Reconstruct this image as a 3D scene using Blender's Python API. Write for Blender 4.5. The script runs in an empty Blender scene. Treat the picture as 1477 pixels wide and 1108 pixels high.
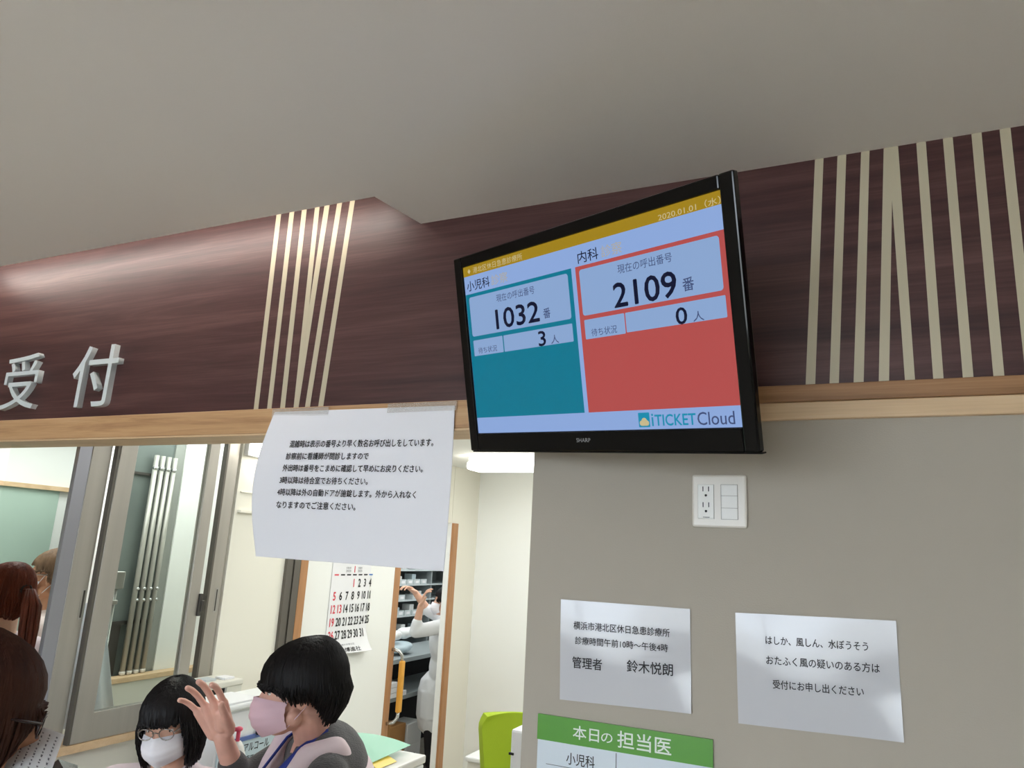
import bpy, bmesh, math, random
from mathutils import Vector, Matrix, Quaternion, noise
random.seed(7)
C = bpy.context.scene.collection
SC = bpy.context.scene

# ------------------------------------------------------------------ camera, world, light, exposure
EYE = 1.80
F = 1046.066 / 1477.0
YAW, PITCH, ROLL = math.radians(25.0884), math.radians(13.0863), math.radians(3.0040)
fwd = Vector((-math.sin(YAW) * math.cos(PITCH), math.cos(YAW) * math.cos(PITCH), math.sin(PITCH)))
rgt = Vector((math.cos(YAW), math.sin(YAW), 0.0))
upv = rgt.cross(fwd)
c_r = rgt * math.cos(ROLL) + upv * math.sin(ROLL)
c_u = -rgt * math.sin(ROLL) + upv * math.cos(ROLL)
cam = bpy.data.cameras.new('camera')
cam.sensor_width = 36.0
cam.lens = F * 36.0
cam.clip_start = 0.02
camo = bpy.data.objects.new('camera', cam)
C.objects.link(camo)
camo.matrix_world = Matrix((
    (c_r.x, c_u.x, -fwd.x, 0.0), (c_r.y, c_u.y, -fwd.y, 0.0), (c_r.z, c_u.z, -fwd.z, EYE), (0, 0, 0, 1)))
SC.camera = camo

SC.view_settings.view_transform = 'Standard'
SC.view_settings.look = 'None'
SC.view_settings.gamma = 1.0
SC.view_settings.use_curve_mapping = False
SC.view_settings.exposure = 0.0

world = bpy.data.worlds.new('world')
SC.world = world
world.use_nodes = True
bg = world.node_tree.nodes['Background']
bg.inputs[0].default_value = (0.80, 0.90, 1.0, 1)
bg.inputs[1].default_value = 13.2

LAMP_STRENGTH = 6.5          # tube lamps' diffusers
COVE_STRENGTH = 12.0

def area(name, loc, rot, sx, sy, power, color=(1, 1, 1), portal=False):
    l = bpy.data.lights.new(name, 'AREA')
    l.shape = 'RECTANGLE'; l.size = sx; l.size_y = sy; l.energy = power; l.color = color
    if portal:
        l.cycles.is_portal = True
    o = bpy.data.objects.new(name, l); C.objects.link(o)
    o.location = loc; o.rotation_euler = rot
    return o
# the waiting hall's rear windows let the sky in
area('window_daylight', (-1.4, -3.97, 1.65), (math.radians(90), 0, math.radians(180)), 3.6, 1.4, 1, portal=True)
# area lights added behind the counter, standing in for unseen ceiling lamps
area('reception_fill_light', (-1.0, 3.6, 2.42), (0, 0, 0), 2.6, 2.6, 43, (0.97, 1.0, 0.99))
area('side_room_light', (-3.75, 2.9, 2.42), (0, 0, 0), 1.2, 1.8, 26, (0.97, 1.0, 0.99))
area('dispensary_light', (-3.6, 5.8, 2.42), (0, 0, 0), 1.2, 2.0, 28, (0.97, 1.0, 1.0))

# ------------------------------------------------------------------ helpers
def ray(x, y):
    return c_r * ((x - 738.5) / 1046.066) - c_u * ((y - 554.0) / 1046.066) + fwd
def at(x, y, dep):            # a point seen at that pixel, so many metres along the view
    return ray(x, y) * dep + Vector((0, 0, EYE))
def at_y(x, y, Y):
    d = ray(x, y); return d * (Y / d.y) + Vector((0, 0, EYE))
def at_x(x, y, X):
    d = ray(x, y); return d * (X / d.x) + Vector((0, 0, EYE))

def lin(c):
    return tuple(((v / 255.0) / 12.92 if v / 255.0 <= 0.04045 else ((v / 255.0 + 0.055) / 1.055) ** 2.4) for v in c)

MATS = {}
def mat(name, rgb, rough=0.5, metal=0.0, spec=0.5, coat=0.0, emit=0.0, bump=0.0, bscale=200.0, var=0.0, vscale=4.0,
        trans=0.0, alpha=1.0, ior=1.45, stretch=(1, 1, 1), sheen=0.0, coat_rough=0.03):
    if name in MATS:
        return MATS[name]
    m = bpy.data.materials.new(name); m.use_nodes = True
    nt = m.node_tree; b = nt.nodes['Principled BSDF']
    col = lin(rgb)
    b.inputs['Base Color'].default_value = (*col, 1)
    b.inputs['Roughness'].default_value = rough
    b.inputs['Metallic'].default_value = metal
    b.inputs['Specular IOR Level'].default_value = spec
    b.inputs['Coat Weight'].default_value = coat
    b.inputs['Coat Roughness'].default_value = coat_rough
    b.inputs['Transmission Weight'].default_value = trans
    b.inputs['Alpha'].default_value = alpha
    b.inputs['IOR'].default_value = ior
    b.inputs['Sheen Weight'].default_value = sheen
    if emit:
        b.inputs['Emission Color'].default_value = (*col, 1)
        b.inputs['Emission Strength'].default_value = emit
    if bump or var:
        tc = nt.nodes.new('ShaderNodeTexCoord'); mp = nt.nodes.new('ShaderNodeMapping')
        mp.inputs['Scale'].default_value = stretch
        nt.links.new(tc.outputs['Object'], mp.inputs['Vector'])
        if var:
            n = nt.nodes.new('ShaderNodeTexNoise'); n.inputs['Scale'].default_value = vscale; n.inputs['Detail'].default_value = 5
            nt.links.new(mp.outputs[0], n.inputs['Vector'])
            r = nt.nodes.new('ShaderNodeValToRGB')
            r.color_ramp.elements[0].position = 0.3; r.color_ramp.elements[1].position = 0.7
            r.color_ramp.elements[0].color = (*[v * (1 - var) for v in col], 1)
            r.color_ramp.elements[1].color = (*[min(1, v * (1 + var)) for v in col], 1)
            nt.links.new(n.outputs['Fac'], r.inputs[0]); nt.links.new(r.outputs[0], b.inputs['Base Color'])
        if bump:
            n2 = nt.nodes.new('ShaderNodeTexNoise'); n2.inputs['Scale'].default_value = bscale; n2.inputs['Detail'].default_value = 3
            nt.links.new(mp.outputs[0], n2.inputs['Vector'])
            bp = nt.nodes.new('ShaderNodeBump'); bp.inputs['Strength'].default_value = bump; bp.inputs['Distance'].default_value = 0.01
            nt.links.new(n2.outputs['Fac'], bp.inputs['Height']); nt.links.new(bp.outputs[0], b.inputs['Normal'])
    MATS[name] = m
    return m

def wood(name, dark, mid, light, rough=0.4, gscale=1.0, coat=0.0, spec=0.5):
    m = bpy.data.materials.new(name); m.use_nodes = True
    nt = m.node_tree; b = nt.nodes['Principled BSDF']; L = nt.links.new
    tc = nt.nodes.new('ShaderNodeTexCoord'); mp = nt.nodes.new('ShaderNodeMapping')
    mp.inputs['Scale'].default_value = (0.55 * gscale, 6 * gscale, 11 * gscale)
    L(tc.outputs['Object'], mp.inputs['Vector'])
    n = nt.nodes.new('ShaderNodeTexNoise'); n.inputs['Scale'].default_value = 2.0; n.inputs['Detail'].default_value = 8
    n.inputs['Roughness'].default_value = 0.62; n.inputs['Distortion'].default_value = 0.5
    L(mp.outputs[0], n.inputs['Vector'])
    mp2 = nt.nodes.new('ShaderNodeMapping'); mp2.inputs['Scale'].default_value = (3 * gscale, 60 * gscale, 120 * gscale)
    L(tc.outputs['Object'], mp2.inputs['Vector'])
    n2 = nt.nodes.new('ShaderNodeTexNoise'); n2.inputs['Scale'].default_value = 2.0; n2.inputs['Detail'].default_value = 4
    L(mp2.outputs[0], n2.inputs['Vector'])
    mx = nt.nodes.new('ShaderNodeMath'); mx.operation = 'MULTIPLY_ADD'; mx.inputs[1].default_value = 0.28
    L(n2.outputs['Fac'], mx.inputs[0])
    sb = nt.nodes.new('ShaderNodeMath'); sb.operation = 'SUBTRACT'; sb.inputs[1].default_value = 0.14
    L(n.outputs['Fac'], sb.inputs[0]); L(sb.outputs[0], mx.inputs[2])
    r = nt.nodes.new('ShaderNodeValToRGB'); e = r.color_ramp.elements
    e[0].position = 0.28; e[0].color = (*lin(dark), 1); e[1].position = 0.72; e[1].color = (*lin(light), 1)
    k = r.color_ramp.elements.new(0.5); k.color = (*lin(mid), 1)
    L(mx.outputs[0], r.inputs[0]); L(r.outputs[0], b.inputs['Base Color'])
    b.inputs['Roughness'].default_value = rough
    b.inputs['Coat Weight'].default_value = coat
    b.inputs['Specular IOR Level'].default_value = spec
    MATS[name] = m
    return m

def link(name, me, m=None, parent=None, smooth=False):
    o = bpy.data.objects.new(name, me); C.objects.link(o)
    if m is not None:
        for mm in (m if isinstance(m, (list, tuple)) else [m]):
            me.materials.append(mm)
    if parent is not None:
        o.parent = parent
        bpy_inv.append((o, parent))
    if smooth:
        for p in me.polygons: p.use_smooth = True
    return o
bpy_inv = []                   # children are built in world space; their offset is taken back at the end

def tag(o, label, cat, group=None):
    o['label'] = label; o['category'] = cat
    if group: o['group'] = group
    return o
def thing(name, loc, label, cat, group=None):
    o = bpy.data.objects.new(name, None); C.objects.link(o); o.location = loc; o.empty_display_size = 0.05
    return tag(o, label, cat, group)
def struct(o):
    o['kind'] = 'structure'; return o

class MB:
    """collects shapes and links them as ONE mesh object"""
    def __init__(s): s.bm = bmesh.new()
    def box(s, lo, hi, mi=0, bev=0.0, R=None, o=None):
        lo = Vector(lo); hi = Vector(hi); ce = (lo + hi) / 2; d = hi - lo
        t = bmesh.new(); bmesh.ops.create_cube(t, size=1.0)
        for v in t.verts: v.co = Vector((v.co.x * d.x, v.co.y * d.y, v.co.z * d.z))
        if bev > 0: bmesh.ops.bevel(t, geom=t.edges[:], offset=min(bev, min(d) * 0.49), segments=2, affect='EDGES', profile=0.5)
        for v in t.verts:
            v.co = v.co + ce
            if R is not None: v.co = R @ v.co + (o or Vector((0, 0, 0)))
        s._add(t, mi); return s
    def _add(s, t, mi=0):
        for f in t.faces: f.material_index = mi
        me = bpy.data.meshes.new('tmp'); t.to_mesh(me); t.free(); s.bm.from_mesh(me); bpy.data.meshes.remove(me)
    def poly(s, pts, mi=0):
        vs = [s.bm.verts.new(p) for p in pts]; f = s.bm.faces.new(vs); f.material_index = mi; return s
    def prism(s, pts, ext, mi=0):
        ext = Vector(ext); a = [Vector(p) for p in pts]; n = len(a)
        v0 = [s.bm.verts.new(p) for p in a]; v1 = [s.bm.verts.new(p + ext) for p in a]
        fs = [s.bm.faces.new(v0), s.bm.faces.new(v1[::-1])]
        for i in range(n): fs.append(s.bm.faces.new((v0[i], v1[i], v1[(i + 1) % n], v0[(i + 1) % n])))
        for f in fs: f.material_index = mi
        return s
    def tube(s, pts, r, n=8, mi=0, cap=True, flat=None):
        pts = [Vector(p) for p in pts]; rs = r if isinstance(r, (list, tuple)) else [r] * len(pts)
        rings = []; ref = Vector((0, 0, 1))
        for i, p in enumerate(pts):
            t = (pts[min(i + 1, len(pts) - 1)] - pts[max(i - 1, 0)])
            t = t.normalized() if t.length > 1e-9 else Vector((0, 0, 1))
            if i == 0:
                a = t.cross(ref)
                if a.length < 0.05: a = t.cross(Vector((1, 0, 0)))
                a.normalize()
            else:
                a = a - t * a.dot(t); a.normalize()
            b = t.cross(a)
            k = flat or 1.0
            rings.append([s.bm.verts.new(p + (a * math.cos(2 * math.pi * j / n) + b * k * math.sin(2 * math.pi * j / n)) * rs[i]) for j in range(n)])
        for i in range(len(rings) - 1):
            for j in range(n):
                f = s.bm.faces.new((rings[i][j], rings[i][(j + 1) % n], rings[i + 1][(j + 1) % n], rings[i + 1][j]))
                f.material_index = mi; f.smooth = True
        if cap:
            for f in (s.bm.faces.new(rings[0][::-1]), s.bm.faces.new(rings[-1])): f.material_index = mi
        return s
    def ball(s, c, r, mi=0, R=None, sub=2):
        t = bmesh.new(); bmesh.ops.create_icosphere(t, subdivisions=sub, radius=1.0)
        r = r if isinstance(r, (list, tuple)) else (r, r, r)
        for v in t.verts:
            p = Vector((v.co.x * r[0], v.co.y * r[1], v.co.z * r[2]))
            if R is not None: p = R @ p
            v.co = p + Vector(c)
        for f in t.faces: f.smooth = True
        s._add(t, mi); return s
    def lathe(s, c, prof, n=20, mi=0):
        rings = [[s.bm.verts.new(Vector(c) + Vector((r * math.cos(2 * math.pi * j / n), r * math.sin(2 * math.pi * j / n), z))) for j in range(n)] for r, z in prof]
        for i in range(len(rings) - 1):
            for j in range(n):
                f = s.bm.faces.new((rings[i][j], rings[i][(j + 1) % n], rings[i + 1][(j + 1) % n], rings[i + 1][j])); f.material_index = mi; f.smooth = True
        s.bm.faces.new(rings[0][::-1]).material_index = mi; s.bm.faces.new(rings[-1]).material_index = mi
        return s
    def grid(s, fn, nu, nv, mi=0, thick=None):
        def steps(n):                 # a hair-thin cell along each edge keeps the shading of the cut edge off the face
            return [0.0, 0.004] + [k / (n - 2) for k in range(1, n - 2)] + [0.996, 1.0] if thick is not None and n > 4 else [k / n for k in range(n + 1)]
        us, vs_ = steps(nu), steps(nv); nu, nv = len(us) - 1, len(vs_) - 1
        V = [[s.bm.verts.new(fn(a, c)) for c in vs_] for a in us]
        for i in range(nu):
            for j in range(nv):
                f = s.bm.faces.new((V[i][j], V[i + 1][j], V[i + 1][j + 1], V[i][j + 1])); f.material_index = mi; f.smooth = True
        if thick is not None:
            s.bm.normal_update()
            bmesh.ops.solidify(s.bm, geom=s.bm.faces[:], thickness=thick)
            for f in s.bm.faces:           # the cut edge keeps its own normals
                if min(e.calc_length() for e in f.edges) < 1.6 * abs(thick): f.smooth = False
        return s
    def text(s, body, box, fn, mi=0, bold=0.0, ext=0.0, height=None, keep=False):
        """body fitted into box (x0, z0, x1, z1); fn turns (x, z, out) into a point"""
        cu = bpy.data.curves.new('t', 'FONT'); cu.body = body; cu.resolution_u = 3; cu.extrude = ext / 2.0 if ext else 0
        o = bpy.data.objects.new('t', cu); C.objects.link(o)
        dg = bpy.context.evaluated_depsgraph_get()
        me = bpy.data.meshes.new_from_object(o.evaluated_get(dg))
        bpy.data.objects.remove(o); bpy.data.curves.remove(cu)
        if not me.vertices: return s
        xs = [v.co.x for v in me.vertices]; ys = [v.co.y for v in me.vertices]
        x0, x1, y0, y1 = min(xs), max(xs), min(ys), max(ys)
        bx0, bz0, bx1, bz1 = box
        sx = (bx1 - bx0) / max(x1 - x0, 1e-6); sz = (bz1 - bz0) / max(y1 - y0, 1e-6)
        t = bmesh.new(); t.from_mesh(me); bpy.data.meshes.remove(me)
        if keep:                       # natural proportions, centred in the box
            sx = sz * keep; bx0 = (bx0 + bx1) / 2 - (x1 - x0) * sx / 2
        base = [v.co.copy() for v in t.verts]
        d = bold * (bz1 - bz0)
        for k, (dx, dz) in enumerate(((0, 0),) if not bold or ext else ((-d, 0), (d, 0), (0, d), (0, -d))):
            t2 = t.copy()
            for v, c in zip(t2.verts, base):
                v.co = fn(bx0 + (c.x - x0) * sx + dx, bz0 + (c.y - y0) * sz + dz, c.z + ext / 2.0 + 0.00008 * k)
            s._add(t2, mi)
        t.free(); return s
    def build(s, name, m=None, parent=None, smooth=False, fix=False):
        if fix: bmesh.ops.recalc_face_normals(s.bm, faces=s.bm.faces[:])
        me = bpy.data.meshes.new(name); s.bm.to_mesh(me); s.bm.free()
        return link(name, me, m, parent, smooth)

def box(name, lo, hi, m, parent=None, bev=0.0):
    return MB().box(lo, hi, bev=bev).build(name, m, parent)

def bake(o):                   # apply an object's modifiers without operators
    dg = bpy.context.evaluated_depsgraph_get()
    me = bpy.data.meshes.new_from_object(o.evaluated_get(dg))
    old = o.data; o.modifiers.clear(); o.data = me; bpy.data.meshes.remove(old)
    for p in me.polygons: p.use_smooth = True
    return o

def blob(name, prims, m, parent=None, voxel=0.006, smooth=6):
    """one continuous skin grown round capsules and ellipsoids"""
    b = MB()
    for p in prims:
        if p[0] == 'c':
            p0, p1, r0, r1 = Vector(p[1]), Vector(p[2]), p[3], p[4]
            b.ball(p0, r0, sub=2); b.ball(p1, r1, sub=2)
            d = p1 - p0
            if d.length > 1e-5:
                t = bmesh.new()
                bmesh.ops.create_cone(t, cap_ends=True, segments=16, radius1=r0, radius2=r1, depth=d.length)
                q = d.to_track_quat('Z', 'Y'); mid = (p0 + p1) / 2
                for v in t.verts: v.co = q @ v.co + mid
                b._add(t)
        else:
            b.ball(p[1], p[2], R=(p[3] if len(p) > 3 else None), sub=3)
    o = b.build(name, m, parent)
    md = o.modifiers.new('r', 'REMESH'); md.mode = 'VOXEL'; md.voxel_size = voxel; md.use_smooth_shade = True
    if smooth:
        ms = o.modifiers.new('s', 'SMOOTH'); ms.factor = 0.5; ms.iterations = smooth
    return bake(o)

# ------------------------------------------------------------------ materials
M = {}
M['ceiling'] = mat('ceiling_paper', (246, 240, 233), 0.9, spec=0.2, bump=0.05, bscale=350)
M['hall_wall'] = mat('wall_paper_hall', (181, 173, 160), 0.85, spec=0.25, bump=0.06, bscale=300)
M['wall'] = mat('wall_paper_reception', (240, 241, 236), 0.85, spec=0.25, bump=0.04, bscale=300)
M['wall_cream'] = mat('wall_paper_cream', (238, 235, 222), 0.85, spec=0.25, bump=0.04, bscale=300)
M['wall_white'] = mat('wall_white', (243, 244, 240), 0.8, spec=0.25)
M['green_wall'] = mat('wall_green', (178, 200, 186), 0.6, var=0.06, vscale=2)
M['grey_panel'] = mat('grey_panel', (150, 152, 146), 0.5, var=0.06, vscale=2)
M['dark_panel'] = mat('dark_grey_panel', (104, 112, 108), 0.4, var=0.15, vscale=5)
M['floor'] = mat('vinyl_floor', (196, 188, 176), 0.5, var=0.12, vscale=6)
M['band'] = wood('walnut_laminate', (56, 32, 34), (78, 48, 48), (102, 70, 67), rough=0.36, spec=0.5)
M['stripe'] = mat('brass_strip', (206, 196, 170), 0.36, metal=0.1)
M['oak'] = wood('oak_trim', (166, 124, 86), (200, 158, 114), (214, 176, 134), rough=0.45, gscale=1.6)
M['oak_dark'] = wood('oak_trim_dark', (128, 90, 56), (162, 118, 78), (182, 138, 96), rough=0.45, gscale=1.3)
M['oak_pale'] = wood('pale_oak_trim', (206, 174, 138), (222, 190, 150), (230, 202, 166), rough=0.5, gscale=1.2)
M['wood_jamb'] = mat('door_wood', (176, 128, 86), 0.45, var=0.12, vscale=8, stretch=(8, 8, 0.6))
M['alu'] = mat('aluminium', (174, 169, 160), 0.36, metal=0.5, var=0.05, vscale=3, stretch=(10, 10, 0.4))
M['alu_light'] = mat('aluminium_light', (178, 176, 170), 0.3, metal=0.7)
M['stile_reflect'] = mat('aluminium_blue_reflect', (158, 158, 166), 0.35, metal=0.6)  # blue tint puts a reflection into the aluminium's colour
M['alu_mid'] = mat('aluminium_mid_grey', (104, 99, 92), 0.45, metal=0.4)  # mid grey of the door post and thin strips beside the sashes
M['alu_dark'] = mat('aluminium_dark', (74, 70, 66), 0.45, metal=0.5)
M['pole'] = mat('pole_cream_metal', (180, 178, 170), 0.3, metal=0.35)
M['steel'] = mat('steel', (196, 198, 196), 0.22, metal=0.9)
M['glass'] = mat('pane_glass', (246, 250, 248), 0.0, trans=1.0, ior=1.02, spec=0.6)
M['black'] = mat('black_plastic', (10, 10, 11), 0.22, spec=0.5)
M['gloss_black'] = mat('gloss_black', (6, 6, 7), 0.08, spec=0.35)
M['white_plastic'] = mat('white_plastic', (228, 226, 220), 0.28, spec=0.5)
M['plate'] = mat('outlet_plastic', (226, 220, 210), 0.25, spec=0.5)
M['line'] = mat('outlet_gap', (150, 144, 136), 0.5)
M['slot'] = mat('slot_black', (14, 13, 13), 0.5)
M['laminate'] = mat('laminated_paper', (204, 204, 208), 0.08, spec=0.5)
M['paper'] = mat('white_paper', (238, 238, 240), 0.6)
M['ink'] = mat('black_ink', (30, 28, 32), 0.6)
M['ink_soft'] = mat('grey_ink', (120, 120, 126), 0.6)
M['red_ink'] = mat('red_ink', (224, 70, 84), 0.6)
M['blue_ink'] = mat('blue_ink', (70, 120, 190), 0.6)
M['green'] = mat('poster_green', (82, 154, 42), 0.35, coat=0.7)
M['poster'] = mat('poster_sheet', (214, 224, 232), 0.35, coat=0.5)
M['tape'] = mat('clear_tape', (226, 220, 214), 0.15, alpha=0.25, spec=0.6)
M['letter'] = mat('sign_letter', (214, 222, 224), 0.3)
M['lamp'] = mat('lamp_diffuser', (255, 252, 244), 0.4, emit=LAMP_STRENGTH)
M['skin'] = mat('skin', (230, 180, 154), 0.5, sheen=0.1, var=0.05, vscale=20)
M['skin_hand'] = mat('skin_pink', (230, 178, 160), 0.5, var=0.06, vscale=25)
M['skin_tan'] = mat('skin_tan', (206, 150, 116), 0.5, var=0.05, vscale=20)
def hairmat(name, rgb, rough=0.5):
    return mat(name, rgb, rough, bump=0.5, bscale=90, var=0.3, vscale=40, stretch=(1, 1, 0.12), spec=0.3)
M['hair_black'] = hairmat('hair_black', (17, 14, 16))
M['hair_brown'] = hairmat('hair_brown', (74, 44, 32))
M['hair_auburn'] = hairmat('hair_auburn', (104, 46, 28))
M['hair_grey'] = hairmat('hair_greying', (122, 96, 74), 0.5)
M['hair_band'] = mat('hair_band', (30, 22, 22), 0.6)
M['mask'] = mat('mask_white', (240, 238, 244), 0.75)
M['mask_pink'] = mat('mask_pink', (232, 196, 208), 0.75)
M['knit'] = mat('grey_knit', (82, 80, 82), 0.85, bump=0.5, bscale=120, stretch=(1, 1, 6), sheen=0.3)
M['pink_cloth'] = mat('pink_cloth', (234, 214, 220), 0.8, bump=0.1, bscale=40, sheen=0.2)
M['white_cloth'] = mat('white_cloth', (236, 238, 242), 0.8, bump=0.2, bscale=25, sheen=0.2)
M['stripe_cloth'] = mat('pale_cloth', (232, 214, 210), 0.8, var=0.12, vscale=30, stretch=(0.2, 0.2, 2))
M['dark_cloth'] = mat('dark_cloth', (26, 25, 29), 0.85)
M['brown_cloth'] = mat('brown_cloth', (92, 70, 60), 0.85)
M['shoe'] = mat('shoe', (60, 56, 54), 0.5)
M['lanyard'] = mat('lanyard_blue', (38, 56, 142), 0.6)
M['eye_white'] = mat('eye_white', (236, 232, 228), 0.2)
M['iris'] = mat('iris_dark', (34, 22, 18), 0.15)
M['frame_dark'] = mat('spectacle_frame', (52, 34, 32), 0.25)
M['frame_metal'] = mat('spectacle_metal', (150, 146, 142), 0.25, metal=0.8)
M['lens'] = mat('spectacle_lens', (244, 246, 248), 0.0, trans=1.0, ior=1.05)
M['lime'] = mat('lime_fabric', (162, 186, 36), 0.7, bump=0.08, bscale=300)
M['yellow_wood'] = mat('handle_wood', (222, 160, 60), 0.4)
M['cream_metal'] = mat('cream_metal', (224, 222, 210), 0.45)
M['carton'] = mat('carton', (176, 130, 80), 0.8, var=0.06, vscale=6)
M['drawer'] = mat('grey_drawer', (196, 204, 206), 0.4, var=0.05)
M['drawer_dark'] = mat('rack_grey', (150, 158, 160), 0.45)
M['pale_blue'] = mat('pale_blue_plastic', (198, 216, 224), 0.35)
M['white_gloss'] = mat('white_gloss', (240, 242, 242), 0.3)
M['green_film'] = mat('green_folder', (180, 236, 212), 0.3, alpha=0.72)
M['yellow_film'] = mat('yellow_folder', (244, 212, 92), 0.35)
M['pink_pump'] = mat('pink_pump', (236, 92, 122), 0.35)
M['blue_edge'] = mat('blue_strip', (96, 118, 178), 0.5)

# ------------------------------------------------------------------ the setting
WY = 1.63           # front face of the wall over the counter
LX = -2.80          # left wall of the reception room
ZB, ZR, ZL = EYE + 0.378, EYE + 0.909, EYE + 1.0245      # band bottom, low ceiling, high ceiling
TOP = 2.44          # ceiling of the rooms behind
XJ = -0.693         # jamb corner

def s_box(name, lo, hi, m): return struct(box(name, lo, hi, m))

# hall ceiling with its step
b = MB()
b.prism([(-3.4, -4.0, ZR), (2.2, -4.0, ZR), (2.2, WY, ZR), (-1.079, WY, ZR), (-1.113, 1.447, ZR), (-3.4, 1.447, ZR)], (0, 0, 0.2))
b.box((-3.4, 1.447, ZR + 0.17), (-1.0, WY, ZR + 0.2))
struct(b.build('ceiling', M['ceiling'], fix=True))
s_box('floor', (-4.9, -4.1, -0.1), (2.3, 7.8, 0.0), M['floor'])
s_box('ground_outside', (-14, -22, -0.12), (12, -4.1, -0.02), mat('paving', (200, 197, 190), 0.9, var=0.1, vscale=3))
s_box('wall_hall_left', (-3.5, -4.1, 0), (-3.4, 1.63, 3.1), M['hall_wall'])
s_box('wall_hall_right', (2.2, -4.1, 0), (2.3, 1.63, 3.1), M['hall_wall'])
b = MB()            # rear wall with a wide window
b.box((-3.5, -4.1, 0), (2.3, -4.0, 0.95)); b.box((-3.5, -4.1, 2.35), (2.3, -4.0, 3.1))
b.box((-3.5, -4.1, 0.95), (-3.2, -4.0, 2.35)); b.box((0.4, -4.1, 0.95), (2.3, -4.0, 2.35))
struct(b.build('wall_rear', M['hall_wall']))
b = MB()
for x in (-3.2, -2.32, -1.42, -0.52, 0.36): b.box((x, -4.07, 0.95), (x + 0.04, -4.03, 2.35))
b.box((-3.2, -4.07, 0.95), (0.4, -4.03, 0.99)); b.box((-3.2, -4.07, 2.31), (0.4, -4.03, 2.35)); 
struct(b.build('window_4', M['alu']))

# the walnut panel over the opening and right of it
b = MB()
pp = [(-3.4, ZB), (2.2, ZB), (2.2, ZR + 0.17), (-3.4, ZR + 0.17)]
b.prism([(x, WY, z) for x, z in pp], (0, 0.12, 0))
band = struct(b.build('wall_signboard', M['band'], fix=True))
def stripe_set(name, rows, z0, z1, grow=0.0):
    b = MB()
    for i, (a0, a1, t0, t1) in enumerate(rows):
        yf = WY - 0.0004 - 0.0002 * (i % 2)
        k = (z1 + grow - z0) / (z1 - z0); t0 = a0 + (t0 - a0) * k; t1 = a1 + (t1 - a1) * k
        b.prism([(a0, yf, z0), (a1, yf, z0), (t1, yf, z1 + grow), (t0, yf, z1 + grow)], (0, 0.002, 0))
    return b.build(name, M['stripe'], band, fix=True)
stripe_set('inlay_strips', [(-1.62, -1.602, -1.634, -1.615), (-1.567, -1.55, -1.58, -1.561), (-1.517, -1.499, -1.53, -1.511),
    (-1.466, -1.448, -1.478, -1.460), (-1.466, -1.448, -1.441, -1.421), (-1.424, -1.406, -1.392, -1.373), (-1.376, -1.358, -1.343, -1.325)], ZB, ZL, 0.05)
sr = [(-0.070, -0.051, -0.030, -0.012), (-0.023, -0.005, 0.017, 0.035), (0.023, 0.042, 0.065, 0.082), (0.070, 0.089, 0.110, 0.128),
      (0.118, 0.136, 0.119, 0.138), (0.168, 0.186, 0.173, 0.191), (0.219, 0.237, 0.223, 0.241), (0.270, 0.288, 0.275, 0.293), (0.322, 0.340, 0.325, 0.344),
      (0.374, 0.392, 0.377, 0.395), (0.426, 0.444, 0.429, 0.447)]
stripe_set('inlay_strips', sr, ZB, ZR)

# timber head of the opening, and the ledge that runs on along the wall
b = MB()
b.box((-3.4, 1.61, EYE + 0.304), (XJ, 1.75, ZB), bev=0.002)
struct(b.build('trim_1', M['oak']))
b = MB(); b.box((-3.4, 1.612, EYE + 0.2985), (XJ, 1.75, EYE + 0.304))
struct(b.build('trim_2', M['oak_pale']))
b = MB(); b.box((XJ, 1.608, EYE + 0.342), (2.2, 1.64, ZB), bev=0.002)
struct(b.build('trim_3', M['oak_dark']))
b = MB(); b.box((XJ, 1.616, EYE + 0.305), (2.2, 1.64, EYE + 0.342), bev=0.002)
struct(b.build('trim_4', M['oak_pale']))
# white wall right of the opening, and the low wall and counter under it
s_box('wall_right', (XJ, WY, 0), (2.2, 1.75, ZB), M['hall_wall'])
s_box('wall_counter', (LX, 1.40, 0), (XJ, 1.46, 0.78), M['hall_wall'])
s_box('trim_5', (LX, 1.34, 0.78), (XJ, 1.50, 0.81), M['oak_pale'])
s_box('wall_front', (-3.4, WY, 0), (LX - 0.1, 1.655, ZB), M['hall_wall'])
# rooms behind
s_box('ceiling_reception', (-2.85, 1.75, TOP), (1.7, 5.6, TOP + 0.06), M['wall_white'])
s_box('ceiling_side', (-4.7, 1.75, TOP), (-2.85, 7.7, TOP + 0.06), M['wall_white'])
s_box('wall_back', (-2.9, 5.45, 0), (1.7, 5.57, TOP), M['wall'])
s_box('wall_reception_right', (1.6, 1.75, 0), (1.7, 5.45, TOP), M['wall'])
s_box('wall_above_band', (-4.7, 1.75, TOP), (2.2, 1.8, 3.1), M['hall_wall'])
SILL = EYE - 0.842
b = MB()            # left wall: hatch, cream stretch, doorway, end
b.box((-2.9, 1.66, 0), (LX, 2.78, SILL)); b.box((-2.9, 1.66, 2.33), (LX, 2.78, TOP))
b.box((-2.9, 2.78, 0), (LX, 3.36, TOP)); b.box((-2.9, 3.36, 2.0), (LX, 5.01, TOP)); b.box((-2.838, 5.016, 0), (LX, 5.45, TOP))
struct(b.build('wall_left', M['wall_cream']))
s_box('trim_6', (-2.93, 1.66, SILL), (-2.77, 2.78, SILL + 0.03), M['oak_pale'])        # sill of the hatch
s_box('trim_7', (LX, 2.80, EYE + 0.128), (LX + 0.02, 3.19, EYE + 0.140), M['wall_cream'])
s_box('trim_8', (LX, 2.80, EYE + 0.229), (LX + 0.008, 3.19, EYE + 0.234), M['wall_cream'])
b = MB(); b.box((LX, 3.19, 0), (LX + 0.02, 3.235, 2.0)); b.box((LX, 3.235, 0), (LX + 0.012, 3.25, 2.0)); b.box((LX, 3.25, 0), (LX + 0.02, 3.30, 2.0))
struct(b.build('trim_9', M['alu_mid']))
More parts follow.
